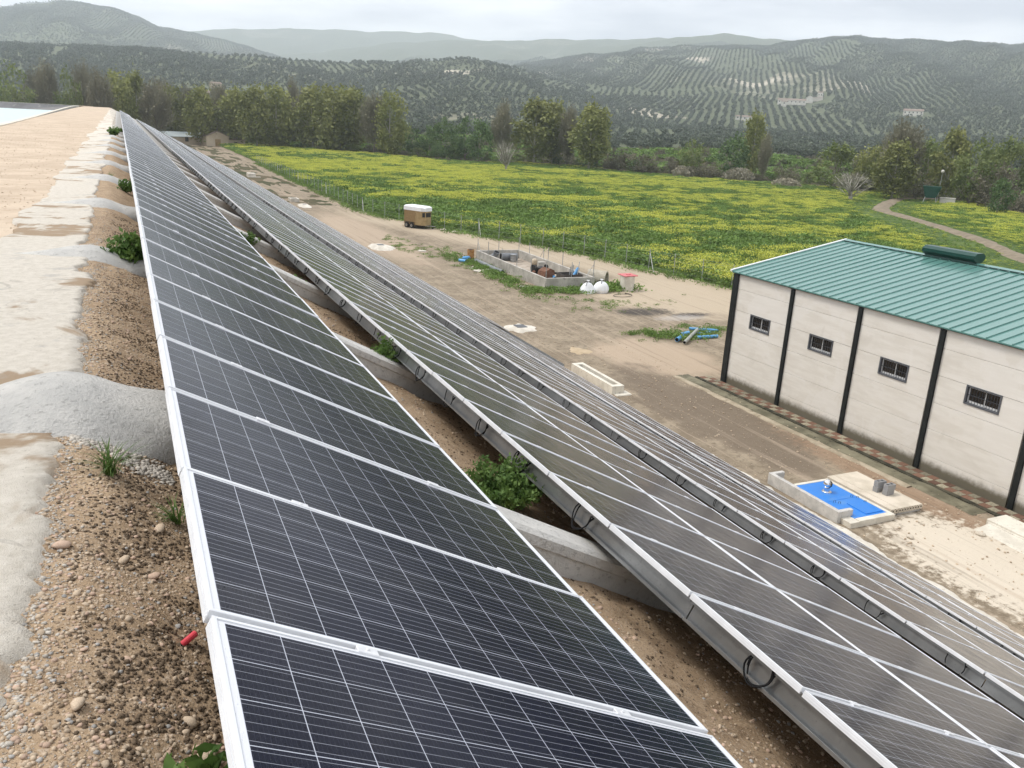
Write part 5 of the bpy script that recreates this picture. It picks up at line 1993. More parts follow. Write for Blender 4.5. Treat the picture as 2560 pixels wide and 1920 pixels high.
def tank():
    r = thing('concrete_tank', 'roofless grey concrete tank with thin steel posts on its walls', 'concrete tank', (0, 0, 0))
    x0, x1, y0, y1, h = 28.72, 33.05, 56.35, 70.6, 0.86
    t = 0.2
    for nm, bx in (('long_wall', (x0, x0 + t, y0, y1)), ('long_wall', (x1 - t, x1, y0, y1)), ('end_wall', (x0 + t, x1 - t, y0, y0 + t)), ('end_wall', (x0 + t, x1 - t, y1 - t, y1))):
        obj(nm, MB().bbox(bx[0], bx[1], bx[2], bx[3], -0.15, h, 0.012), MT['conc_tank'], r)
    obj('floor', MB().box(x0 + t, x1 - t, y0 + t, y1 - t, -0.05, 0.12), mat_var('tank floor', (0.30, 0.25, 0.20), (0.44, 0.38, 0.31), 0.9, 0.95, c3=(0.16, 0.14, 0.12), s3=2.5), r)
    pm = MT['steel_post']
    posts = [(28.82, 70.5, 1.1), (28.82, 68.0, 1.15), (28.82, 65.0, 1.0), (28.82, 61.9, 1.25), (28.82, 59.2, 1.05), (28.82, 56.5, 1.3), (32.95, 70.5, 1.15), (32.95, 68.2, 1.0), (32.95, 65.3, 0.95), (32.95, 64.4, 1.1), (32.95, 61.7, 1.1), (31.0, 56.45, 1.2), (32.95, 56.45, 1.25), (30.9, 70.5, 0.8)]
    for x, y, ph in posts:
        obj('post', MB().tube([(x, y, h - 0.05), (x, y, h + ph)], 0.028, 8), pm, r)
    for a, c in (((28.82, 70.5, h + 0.8), (28.82, 69.8, h)), ((32.95, 56.45, h + 1.0), (32.3, 56.45, h)), ((32.95, 65.3, h + 0.8), (32.95, 66.0, h))):
        obj('brace', MB().tube([a, c], 0.02, 6), pm, r)
    # weathered stuff inside
    gp = mat_var('grey plastic pipe', (0.13, 0.14, 0.15), (0.19, 0.20, 0.21), 3, 0.45)

    def pipe(name, label, cat, pts, rad, m, inner=0.85, n=16, group=None):
        p = thing(name, label, cat, pts[0], (0, 0, 0), group)
        pts = [Vector(q) - Vector(pts[0]) for q in pts]
        obj('shell', MB().tube(pts, rad, n, caps=False).mesh('shell', True), m, p)
        d0, d1 = (pts[1] - pts[0]).normalized(), (pts[-1] - pts[-2]).normalized()
        obj('bore', MB().tube([pts[0] + d0 * 0.02, *pts[1:-1], pts[-1] - d1 * 0.02], rad * inner, n).mesh('bore'), MT['cable'], p)
        rg = MB()
        for pp, dd in ((pts[0], d0), (pts[-1], -d1)):
            a = dd.orthogonal().normalized()
            b_ = dd.cross(a)
            vs = []
            for k in range(n):
                q = 2 * math.pi * k / n
                v = a * math.cos(q) + b_ * math.sin(q)
                vs += [pp + v * rad, pp + v * rad * inner, pp + v * rad * inner + dd * 0.02]
            rg.quad_list(vs, [(3 * k, 3 * ((k + 1) % n), 3 * ((k + 1) % n) + 1, 3 * k + 1) for k in range(n)] + [(3 * k + 1, 3 * ((k + 1) % n) + 1, 3 * ((k + 1) % n) + 2, 3 * k + 2) for k in range(n)])
        obj('rim', rg, m, p)
        return p
    pipe('fat_pipe', 'fat dark grey pipe lying inside the far end of the tank', 'pipe', [(30.55, 69.15, 0.46), (32.1, 69.0, 0.46)], 0.34, gp)
    arc = [(29.55 + 0.0, 69.4, 0.34), (29.75, 69.42, 0.36), (29.98, 69.4, 0.50), (30.12, 69.3, 0.70), (30.16, 69.2, 0.9)]
    pipe('pipe_elbow', 'grey pipe elbow bend inside the tank beside the fat pipe', 'pipe', arc, 0.27, gp)
    pipe('drain_pipe', 'long grey drain pipe lying in weeds along the tank', 'pipe', [(28.02, 68.9, 0.20), (28.0, 62.9, 0.20)], 0.19, mat_var('pipe grey', (0.15, 0.165, 0.17), (0.22, 0.235, 0.24), 1.5, 0.5))
    d = thing('steel_drum', 'small steel drum standing in front of the fat pipe', 'drum', (31.4, 68.3, 0.12))
    obj('body', MB().lathe([(0.26, 0), (0.27, 0.02), (0.26, 0.2), (0.275, 0.22), (0.26, 0.24), (0.26, 0.42), (0.275, 0.44), (0.26, 0.46), (0.26, 0.66)], 18), MT['galv'], d)
    obj('rim', MB().lathe([(0.275, 0.64), (0.28, 0.66), (0.275, 0.68)], 18), MT['galv'], d)
    d = thing('pressure_tank', 'small cream pressure tank on dark rubble in the tank', 'tank', (32.4, 65.9, 0.12))
    obj('body', MB().lathe([(0.05, 0.08), (0.2, 0.12), (0.26, 0.24), (0.26, 0.5), (0.2, 0.62), (0.06, 0.67)], 16).mesh('body', True), mat_var('cream tank', (0.42, 0.34, 0.24), (0.5, 0.42, 0.31), 3, 0.6), d)
    obj('foot', MB().lathe([(0.3, 0.0), (0.28, 0.1), (0.12, 0.13)], 10), mat_var('foot dark', (0.05, 0.045, 0.04), (0.09, 0.08, 0.07), 4, 0.8), d)
    # a rusty pump engine, the brown heap
    e = thing('rusty_engine', 'rusty brown pump engine with black flywheel in the tank', 'engine', (30.85, 60.6, 0.12), (0, 0, 0.2))
    rust = mat_var('rust', (0.13, 0.06, 0.035), (0.20, 0.105, 0.07), 3, 0.9, c3=(0.08, 0.045, 0.03), s3=7, bump=0.4)
    blackm = mat_var('oily black', (0.015, 0.014, 0.013), (0.04, 0.036, 0.033), 4, 0.6)
    b_ = MB()
    b_.prism([(-0.55, 0), (0.6, 0), (0.52, 0.62), (0.1, 0.8), (-0.42, 0.55)], -0.5, 0.45)
    obj('block', b_, rust, e)
    obj('head', MB().bbox(-0.2, 0.5, 0.5, 1.25, 0.0, 0.72, 0.06), blackm, e)
    obj('flywheel', MB().tube([(-0.5, 1.1, 0.55), (-0.34, 1.1, 0.55)], 0.34, 18), blackm, e)
    obj('flywheel', MB().tube([(0.55, 0.75, 0.70), (0.7, 0.75, 0.70)], 0.22, 16), blackm, e)
    obj('exhaust', MB().tube([(-0.62, 0.7, 0.3), (-0.75, 0.72, 0.35)], 0.17, 14), rust, e)
    obj('shaft', MB().tube([(0.6, 0.1, 0.35), (1.9, -0.35, 0.18)], 0.09, 8), blackm, e)
    for k, (xx, yy, zz, rz_, lab) in enumerate([(31.75, 63.2, 0.12, 0.3, 'lower grey concrete block behind the rusty engine'), (31.7, 63.15, 0.37, -0.1, 'upper grey concrete block behind the rusty engine')]):
        tag(obj('rubble_block', MB().bbox(-0.32, 0.32, -0.22, 0.22, 0, 0.25 if k == 0 else 0.6, 0.03), MT['conc_tank'], None, (xx, yy, zz), (0, 0, rz_)), lab, 'concrete block', 'blocks in the tank')
    bx = thing('steel_skip', 'dark rusty open steel box near the tank corner', 'steel box', (32.0, 58.6, 0.12))
    sk = mat_var('dark steel', (0.045, 0.04, 0.036), (0.09, 0.075, 0.065), 2, 0.7)
    for q in ((-0.85, 0.85, -0.65, -0.6), (-0.85, 0.85, 0.6, 0.65), (-0.85, -0.8, -0.6, 0.6), (0.8, 0.85, -0.6, 0.6)):
        obj('side', MB().box(q[0], q[1], q[2], q[3], 0, 0.66), sk, bx)
    obj('bottom', MB().box(-0.8, 0.8, -0.6, 0.6, 0.0, 0.05), sk, bx)
    blue = mat_var('blue pipe plastic', (0.09, 0.30, 0.58), (0.14, 0.37, 0.66), 2, 0.4)
    pipe('blue_pipe', 'light blue pipe leaning up out of the steel box', 'pipe', [(32.25, 58.7, 0.25), (32.95, 58.95, 1.12)], 0.13, blue, 0.85, 12)
    pipe('blue_pipe', 'light blue pipe lying between engine and steel box', 'pipe', [(31.55, 60.9, 0.24), (31.25, 59.6, 0.24)], 0.12, blue, 0.85, 12)
    for k, (a, c, lab) in enumerate([((31.9, 58.5, 0.3), (32.0, 58.45, 1.35), 'upright grey bar leaning in the steel box, leftmost'), ((32.25, 58.6, 0.3), (32.35, 58.7, 1.45), 'upright grey bar leaning in the steel box, middle'), ((32.5, 58.3, 0.3), (32.85, 58.6, 1.7), 'long thin bar leaning out of the steel box to the right')]):
        q = Vector(a)
        tag(obj('scrap_bar', MB().tube([Vector(a) - q, Vector(c) - q], 0.045 if k < 2 else 0.03, 6), MT['steel_post'], None, a), lab, 'metal bar', 'bars in the steel box')
    # outside the tank
    o = thing('rusty_bucket', 'orange rusty drum at the far left corner of the tank', 'drum', (28.35, 71.0, 0))
    om = mat_var('orange rust', (0.34, 0.16, 0.055), (0.48, 0.26, 0.10), 4, 0.8)
    obj('body', MB().lathe([(0.30, 0), (0.31, 0.3), (0.325, 0.32), (0.31, 0.34), (0.32, 0.86), (0.335, 0.88)], 18), om, o)
    obj('opening', MB().lathe([(0.29, 0.86), (0.28, 0.884)], 18), MT['cable'], o)
    bl2 = thing('blue_barrel', 'flat blue plastic barrel half lying beside the orange drum', 'barrel', (27.6, 70.2, 0), (0, 0, 0.4))
    obj('body', MB().tube([(-0.4, 0, 0.17), (-0.3, 0, 0.2), (0.3, 0, 0.2), (0.4, 0, 0.17)], [0.15, 0.2, 0.2, 0.15], 14).mesh('body', True), blue, bl2)
    obj('lid', MB().tube([(0.4, 0, 0.17), (0.43, 0, 0.17)], 0.16, 12), mat_var('dark blue lid', (0.02, 0.08, 0.18), (0.03, 0.1, 0.22), 3, 0.5), bl2)
    pipe('blue_pipe', 'short blue pipe piece in the grass left of the tank', 'pipe', [(26.7, 69.6, 0.15), (27.1, 69.0, 0.15)], 0.14, blue, 0.85, 12)
    # two white builder's bags
    bagm = mat_var('white bag fabric', (0.72, 0.73, 0.74), (0.80, 0.81, 0.82), 3, 0.7, bump=0.5, bscale=5, bdist=0.05)
    for k, (bx_, by_, w_, h_, lab) in enumerate([(31.55, 54.75, 0.85, 0.78, 'slumped white sack tied at its top, left of the pair'), (32.65, 54.6, 0.78, 0.86, 'full rounded white sack tied at its top, right of the pair')]):
        bg = thing('white_sack', lab, 'sack', (bx_, by_, 0), (0, 0, 0.3 * k), 'white sacks by the tank')
        prof = []
        vs, fs = [], []
        NU, NV = 22, 12
        for i in range(NV):
            t_ = i / (NV - 1)
            rad = w_ * (0.80 * math.sqrt(max(0, 1 - t_ ** (0.75 if k == 0 else 2.2))) + 0.08) * (0.86 + 0.14 * min(1, t_ * 4))
            for j in range(NU):
                q = 2 * math.pi * j / NU
                fold = 1 + 0.10 * math.sin(q * 5 + k) * t_ + 0.05 * math.sin(q * 9 + 2 * k) + 0.06 * fbm2(math.cos(q) * 2, math.sin(q) * 2 + t_ * 3, k)
                vs.append((rad * fold * math.cos(q) * (1.05 if k == 0 else 1), rad * fold * math.sin(q) * 0.85, t_ * h_))
        for i in range(NV - 1):
            for j in range(NU):
                fs.append((i * NU + j, i * NU + (j + 1) % NU, (i + 1) * NU + (j + 1) % NU, (i + 1) * NU + j))
        body = MB()
        body.quad_list(vs, fs)
        obj('body', body.mesh('body', True), bagm, bg)
        obj('knot', MB().lathe([(0.10, h_ - 0.03), (0.05, h_ + 0.05), (0.13, h_ + 0.16)], 10), bagm, bg)
        st = MB()
        for q in (0.4, 2.0, 3.9):
            st.tube([(0.05 * math.cos(q), 0.05 * math.sin(q), h_ + 0.05), (0.3 * math.cos(q), 0.3 * math.sin(q), h_ - 0.0), (0.45 * math.cos(q), 0.4 * math.sin(q), h_ - 0.22)], 0.022, 5)
        obj('strap', st, MT['cable'], bg)
    # concrete rings
    cr = mat_var('ring concrete', (0.38, 0.34, 0.27), (0.50, 0.46, 0.38), 2, 0.9)
    for k, (lc, ang, tilt, lab) in enumerate([((34.0, 56.9, 0.62), 0.75, 0.0, 'round concrete pipe ring lying on its side behind the sacks'), ((33.65, 57.7, 0.60), 1.0, 0.0, 'second concrete pipe ring half hidden behind the first')]):
        q = thing('concrete_ring', lab, 'concrete ring', lc, (0, 0, ang), 'concrete rings by the tank')
        n = 24
        vs = []
        for (yy, rr) in ((-0.42, 0.50), (-0.42, 0.62), (0.42, 0.62), (0.42, 0.50)):
            for i in range(n):
                a = 2 * math.pi * i / n
                vs.append((rr * math.cos(a), yy, rr * math.sin(a)))
        fs = []
        for s_ in range(4):
            for i in range(n):
                j = (i + 1) % n
                fs.append((s_ * n + i, s_ * n + j, ((s_ + 1) % 4) * n + j, ((s_ + 1) % 4) * n + i))
        mb = MB()
        mb.quad_list(vs, fs)
        obj('shell', mb, cr, q)
    w = thing('well_ring', 'upright pale concrete cylinder with a red lid', 'concrete cylinder', (35.15, 54.9, 0))
    obj('shell', MB().lathe([(0.55, -0.05), (0.56, 0.0), (0.56, 1.18), (0.54, 1.2)], 28), MT['conc_pale'], w)
    rm = mat_var('faded red lid', (0.50, 0.11, 0.12), (0.60, 0.20, 0.20), 3, 0.6)
    obj('lid', MB().bbox(-0.60, 0.62, -0.56, 0.58, 1.2, 1.26, 0.03), rm, w)
    obj('lid_handle', MB().bbox(-0.15, 0.2, -0.1, 0.1, 1.26, 1.31, 0.015), rm, w)
    # hose ring on the ground
    pts = []
    for i in range(41):
        q = 2 * math.pi * i / 36
        pts.append((0.85 * math.cos(q) * (1 + 0.04 * math.sin(3 * q)), 0.55 * math.sin(q), 0.03 + 0.006 * i / 5))
    hs = thing('garden_hose', 'thin dark hose lying in a loose ring before the cylinder', 'hose', (33.6, 52.9, 0.02), (0, 0, 0.3))
    obj('coil', MB().tube(pts, 0.022, 6).mesh('coil', True), mat_var('hose dark', (0.05, 0.045, 0.035), (0.08, 0.07, 0.055), 4, 0.6), hs)
    obj('nozzle', MB().tube([pts[-1], (pts[-1][0] + 0.1, pts[-1][1] + 0.12, 0.05)], 0.03, 6), MT['cable'], hs)
    # blue and grey pipes heaped near the shed
    for k, (a, c, rad, lab) in enumerate(PIPES):
        pipe('blue_pipe', lab, 'pipe', [(a[0], a[1], rad + 0.01), (c[0], c[1], rad + 0.01)], rad, blue, 0.85, 12, 'blue pipes heaped near the shed')
    pipe('grey_pipe', 'grey pipe lying slantwise over the blue pipe heap', 'pipe', [GREY_PIPE[0], GREY_PIPE[1]], 0.10, mat_var('pipe light grey', (0.30, 0.31, 0.28), (0.37, 0.38, 0.35), 2, 0.6), 0.85, 12)


tank()


# ================================================================== horse trailer
def trailer():
    # long side runs roughly along the fence
    r = thing('horse_trailer', 'brown wooden horse trailer with white roof parked by the fence', 'trailer', (30.55, 93.2, 0.0), (0, 0, R(-62)))
    wood, nt, b = base_mat('varnished boards', 0.6, 0, 0.35)
    co = coords(nt)
    mp = nt.new('ShaderNodeMapping')
    mp.inputs['Scale'].default_value = (0.5, 1, 6)
    nt.link(co, mp.inputs[0])
    nt.link(nt.mix(nt.noise(mp.outputs[0], 2, 5, 0.6), (0.215, 0.14, 0.062), (0.31, 0.21, 0.10)), b.inputs['Base Color'])
    wood2 = mat_var('light boards', (0.30, 0.215, 0.105), (0.38, 0.28, 0.145), 3, 0.6)
    white = mat_var('white canvas roof', (0.74, 0.75, 0.76), (0.81, 0.82, 0.83), 2, 0.6)
    dark = mat_var('dark chassis', (0.02, 0.02, 0.02), (0.04, 0.04, 0.04), 4, 0.7)
    L, Wd, z0, z1 = 2.9, 1.65, 0.42, 2.02
    zz = z0
    nb = 11
    bh = (z1 - z0) / nb
    for sgn in (-1, 1):
        for k in range(nb):
            proud = 0.012 if k % 4 == 2 else 0.0
            y = sgn * Wd / 2
            for (xa, xb, m) in ((-L / 2, 0.35, wood), (0.352, L / 2 - 0.25, wood2)):
                obj('board', MB().box(xa, xb, min(y, y + sgn * (0.03 + proud)), max(y, y + sgn * (0.03 + proud)), z0 + k * bh, z0 + (k + 1) * bh - 0.012), m, r)
    core = MB().box(-L / 2 + 0.02, L / 2 - 0.25, -Wd / 2 + 0.002, Wd / 2 - 0.002, z0, z1)
    obj('body', core, dark, r)
    # tapered front
    fr = MB()
    vs = [(L / 2 - 0.25, -Wd / 2 - 0.02, z0), (L / 2 + 0.12, -Wd / 2 + 0.35, z0), (L / 2 + 0.12, Wd / 2 - 0.35, z0), (L / 2 - 0.25, Wd / 2 + 0.02, z0)]
    vs += [(v[0], v[1], z1) for v in vs]
    fr.quad_list(vs, [(0, 1, 5, 4), (1, 2, 6, 5), (2, 3, 7, 6), (4, 5, 6, 7), (3, 2, 1, 0)])
    front = obj('front_panel', fr, wood2, r)
    wv = MB()
    wv.quad_list([(L / 2 - 0.14, -Wd / 2 + 0.085, 1.35), (L / 2 + 0.09, -Wd / 2 + 0.305, 1.35), (L / 2 + 0.09, -Wd / 2 + 0.305, 1.85), (L / 2 - 0.14, -Wd / 2 + 0.085, 1.85)], [(0, 1, 2, 3)])
    wv.quad_list([(L / 2 + 0.124, -0.4, 1.35), (L / 2 + 0.124, 0.4, 1.35), (L / 2 + 0.124, 0.4, 1.85), (L / 2 + 0.124, -0.4, 1.85)], [(0, 1, 2, 3)])
    obj('window', wv, dark, front)
    rf = MB()
    prof = [(-Wd / 2 - 0.06, z1 - 0.02), (Wd / 2 + 0.06, z1 - 0.02), (Wd / 2 + 0.06, z1 + 0.40), (Wd / 2 - 0.25, z1 + 0.52), (-Wd / 2 + 0.25, z1 + 0.52), (-Wd / 2 - 0.06, z1 + 0.40)]
    n = len(prof)
    xs_ = [-L / 2 - 0.05, L / 2 - 0.22, L / 2 + 0.16]
    vs, fs = [], []
    for i, x in enumerate(xs_):
        for (yy, zz2) in prof:
            k = 1.0 if i < 2 else 0.62
            vs.append((x, yy * k, zz2 - (0.12 if i == 2 and zz2 > z1 + 0.2 else 0)))
    for i in range(2):
        for j in range(n):
            fs.append((i * n + j, i * n + (j + 1) % n, (i + 1) * n + (j + 1) % n, (i + 1) * n + j))
    fs += [tuple(range(n)), tuple(reversed(range(2 * n, 3 * n)))]
    rf.quad_list(vs, fs)
    obj('roof', rf, white, r)
    for sx in (-0.95, -0.15):
        for sy in (-1, 1):
            w_ = obj('wheel', MB().tube([(sx, sy * (Wd / 2 - 0.02), 0.31), (sx, sy * (Wd / 2 + 0.17), 0.31)], 0.31, 20), dark, r)
            obj('rim', MB().tube([(sx, sy * (Wd / 2 + 0.165), 0.31), (sx, sy * (Wd / 2 + 0.185), 0.31)], 0.17, 14), MT['galv'], w_)
            obj('mudguard', MB().box(sx - 0.36, sx + 0.36, min(sy * Wd / 2, sy * (Wd / 2 + 0.2)), max(sy * Wd / 2, sy * (Wd / 2 + 0.2)), 0.64, 0.67), dark, r)
    obj('chassis', MB().box(-L / 2, L / 2, -0.6, 0.6, 0.3, 0.42), dark, r)
    db = MB()
    db.tube([(L / 2 - 0.2, -0.5, 0.38), (L / 2 + 0.95, 0, 0.40)], 0.04, 6).tube([(L / 2 - 0.2, 0.5, 0.38), (L / 2 + 0.95, 0, 0.40)], 0.04, 6)
    db.tube([(L / 2 + 0.9, 0, 0.4), (L / 2 + 1.25, 0, 0.42)], 0.05, 6)
    obj('drawbar', db, MT['galv'], r)
    jk = obj('jockey_wheel', MB().tube([(L / 2 + 0.75, 0.1, 0.15), (L / 2 + 0.75, 0.1, 0.75)], 0.03, 6), dark, r)
    obj('tyre', MB().tube([(L / 2 + 0.75, 0.06, 0.12), (L / 2 + 0.75, 0.14, 0.12)], 0.12, 12), dark, jk)
    obj('ramp', MB().box(-L / 2 - 0.55, -L / 2 - 0.02, -0.6, 0.6, 0.1, 0.14), wood2, r)


trailer()


# ================================================================== fence along the meadow
def fence():
    r = thing('wire_fence', 'thin wire mesh fence with steel posts between yard and meadow', 'fence', (0, 0, 0))
    pm = MT['steel_post']
    pl = np.array(FENCE[1:-2])
    d = np.concatenate([[0], np.cumsum(np.hypot(*np.diff(pl, axis=0).T))])
    s = 0.0
    pts = []
    while s < d[-1]:
        pts.append((np.interp(s, d, pl[:, 0]), np.interp(s, d, pl[:, 1])))
        s += 3.0
    for k, (x, y) in enumerate(pts):
        tilt = random.uniform(-.05, .05)
        obj('post', MB().tube([(x, y, -0.2), (x + tilt, y + random.uniform(-.04, .04), 2.05)], 0.03, 6), pm, r)
        if k % 8 == 3:
            obj('brace', MB().tube([(x + 0.02, y, 1.7), (x - 0.15, y - 1.1, 0.02)], 0.028, 6), mat_brace, r)
            obj('brace_foot', MB().bbox(x - 0.3, x, y - 1.3, y - 0.95, -0.05, 0.06, 0.02), MT['conc_pale'], r)
    wire = MB()
    for zz in (0.12, 0.5, 0.95, 1.4, 1.8, 1.98):
        wire.tube([(p[0], p[1], zz) for p in pts], 0.005, 3, caps=False)
    o = obj('wire_mesh', wire, pm, r)
    o['kind'] = 'stuff'


mat_brace = mat_var('pale brace', (0.5, 0.5, 0.49), (0.6, 0.6, 0.58), 3, 0.5)
fence()


# ================================================================== manholes, mounds and loose things on the yard
def yard_bits():
    white = mat_var('white cement', (0.50, 0.46, 0.39), (0.66, 0.615, 0.54), 1.8, 0.9, bump=0.3, bscale=10)
    iron = mat_var('iron lid', (0.10, 0.105, 0.11), (0.16, 0.165, 0.17), 5, 0.6, 0.4)

    def collar(x, y, rx, ry, h, label, lid, cmat=None):
        r = thing('manhole', label, 'manhole', (x, y, 0), (0, 0, 0), 'manholes on the yard')
        mb = MB()
        n = 26
        vs, fs = [], []
        for i, (k, z) in enumerate(((1.0, -0.03), (0.8, h * 0.5), (0.45, h), (0.0, h + 0.001))):
            for j in range(n):
                q = 2 * math.pi * j / n
                w = 1 + 0.45 * fbm2(math.cos(q) * 1.7 + x, math.sin(q) * 1.7 + y, 1) * (k > 0.6)
                vs.append((rx * k * w * math.cos(q), ry * k * w * math.sin(q), z))
        for i in range(3):
            for j in range(n):
                fs.append((i * n + j, i * n + (j + 1) % n, (i + 1) * n + (j + 1) % n, (i + 1) * n + j))
        mb.quad_list(vs, fs)
        obj('collar', mb.mesh('collar', True), cmat or white, r)
        if lid:
            obj('cover', MB().bbox(-lid, lid, -lid * 1.1, lid * 1.1, h - 0.02, h + 0.03, 0.01), iron, r)
    collar(21.5, 45.2, 0.95, 1.15, 0.14, 'manhole with iron cover in a splash of white cement', 0.33)
    collar(21.9, 78.3, 1.15, 1.9, 0.30, 'white cement mound round a manhole beyond the panels', 0.3)
    collar(21.9, 116.2, 0.9, 2.0, 0.25, 'far white cement mound beside a small pit frame', 0.25)
    collar(22.6, 39.5, 0.70, 0.85, 0.05, 'flat sandy disc left of the cream trough', 0, mat_var('sand disc', (0.40, 0.31, 0.20), (0.47, 0.37, 0.25), 2, 0.95))
    f = thing('pit_frame', 'small open white concrete frame far along the yard', 'pit frame', (21.6, 122.5, 0))
    for q in ((-0.6, 0.6, -1.0, -0.75), (-0.6, 0.6, 0.75, 1.0), (-0.6, -0.4, -0.75, 0.75), (0.4, 0.6, -0.75, 0.75)):
        obj('side', MB().box(*q, -0.05, 0.45), white, f)
    f = thing('cement_box', 'low white cement box far along the yard near the panels', 'cement box', (21.9, 168.5, 0))
    obj('body', MB().bbox(-0.7, 0.7, -1.2, 1.2, -0.05, 0.7, 0.03), white, f)
    obj('slab', MB().bbox(-0.8, 1.5, -1.6, -1.2, -0.05, 0.12, 0.03), white, f)
    # pale rocks by the fence and small loose stones
    st = mat_var('pale rock', (0.46, 0.40, 0.32), (0.60, 0.54, 0.45), 4, 0.9)
    for k, (x, y, s, lab) in enumerate([(32.6, 90.2, 0.42, 'pale rock under the fence right of the trailer'), (33.2, 88.4, 0.38, 'rounded rock at the fence, second right of the trailer'), (24.45, 15.75, 0.16, 'yellowish stone beside the concrete ramp'), (22.0, 16.4, 0.13, 'pale stone before the well pit')]):
        tag(obj('rock', rock_mesh(k + 40), st, None, (x, y, s * 0.3), (0, 0, k)), lab, 'rock', 'loose rocks')
        o = COL.objects[-1]
        o.scale = (s, s, s * 0.75)
    # styrofoam-like white scraps in the weeds by the tank
    for k, (x, y, s) in enumerate([(26.9, 66.0, 0.5), (27.3, 64.8, 0.65), (27.7, 63.6, 0.5), (27.6, 57.5, 0.35), (28.3, 56.2, 0.3), (25.3, 76.0, 0.3)]):
        o = tag(obj('rubble_pile', rock_mesh(60 + k), white, None, (x, y, 0.03), (0, 0, k * 1.3)), ['broad patch of cream rubble beside the grey drain pipe', 'second patch of cream rubble beside the grey drain pipe', 'patch of cream rubble near the open end of the drain pipe', 'small cream rubble near the front corner of the tank', 'cream stone slab at the front corner of the tank', 'small white scrap in the weeds toward the trailer'][k], 'rubble', 'cream rubble in the weeds')
        o.scale = (s * 1.3, s * 1.9, s * 0.22)


def rock_mesh(seed, sub=2):
    import bmesh
    bm = bmesh.new()
    bmesh.ops.create_icosphere(bm, subdivisions=sub, radius=1.0)
    rd = random.Random(seed)
    sx, sy, sz = rd.uniform(0.8, 1.25), rd.uniform(0.7, 1.1), rd.uniform(0.5, 0.85)
    for v in bm.verts:
        n = 1 + 0.28 * mnoise.fractal((v.co.x * 1.1 + seed, v.co.y * 1.1, v.co.z * 1.1), 1.0, 2.0, 2)
        v.co = Vector((v.co.x * sx, v.co.y * sy, v.co.z * sz)) * n
    me = bpy.data.meshes.new('rock')
    bm.to_mesh(me)
    bm.free()
    me.polygons.foreach_set('use_smooth', [True] * len(me.polygons))
    return me


yard_bits()


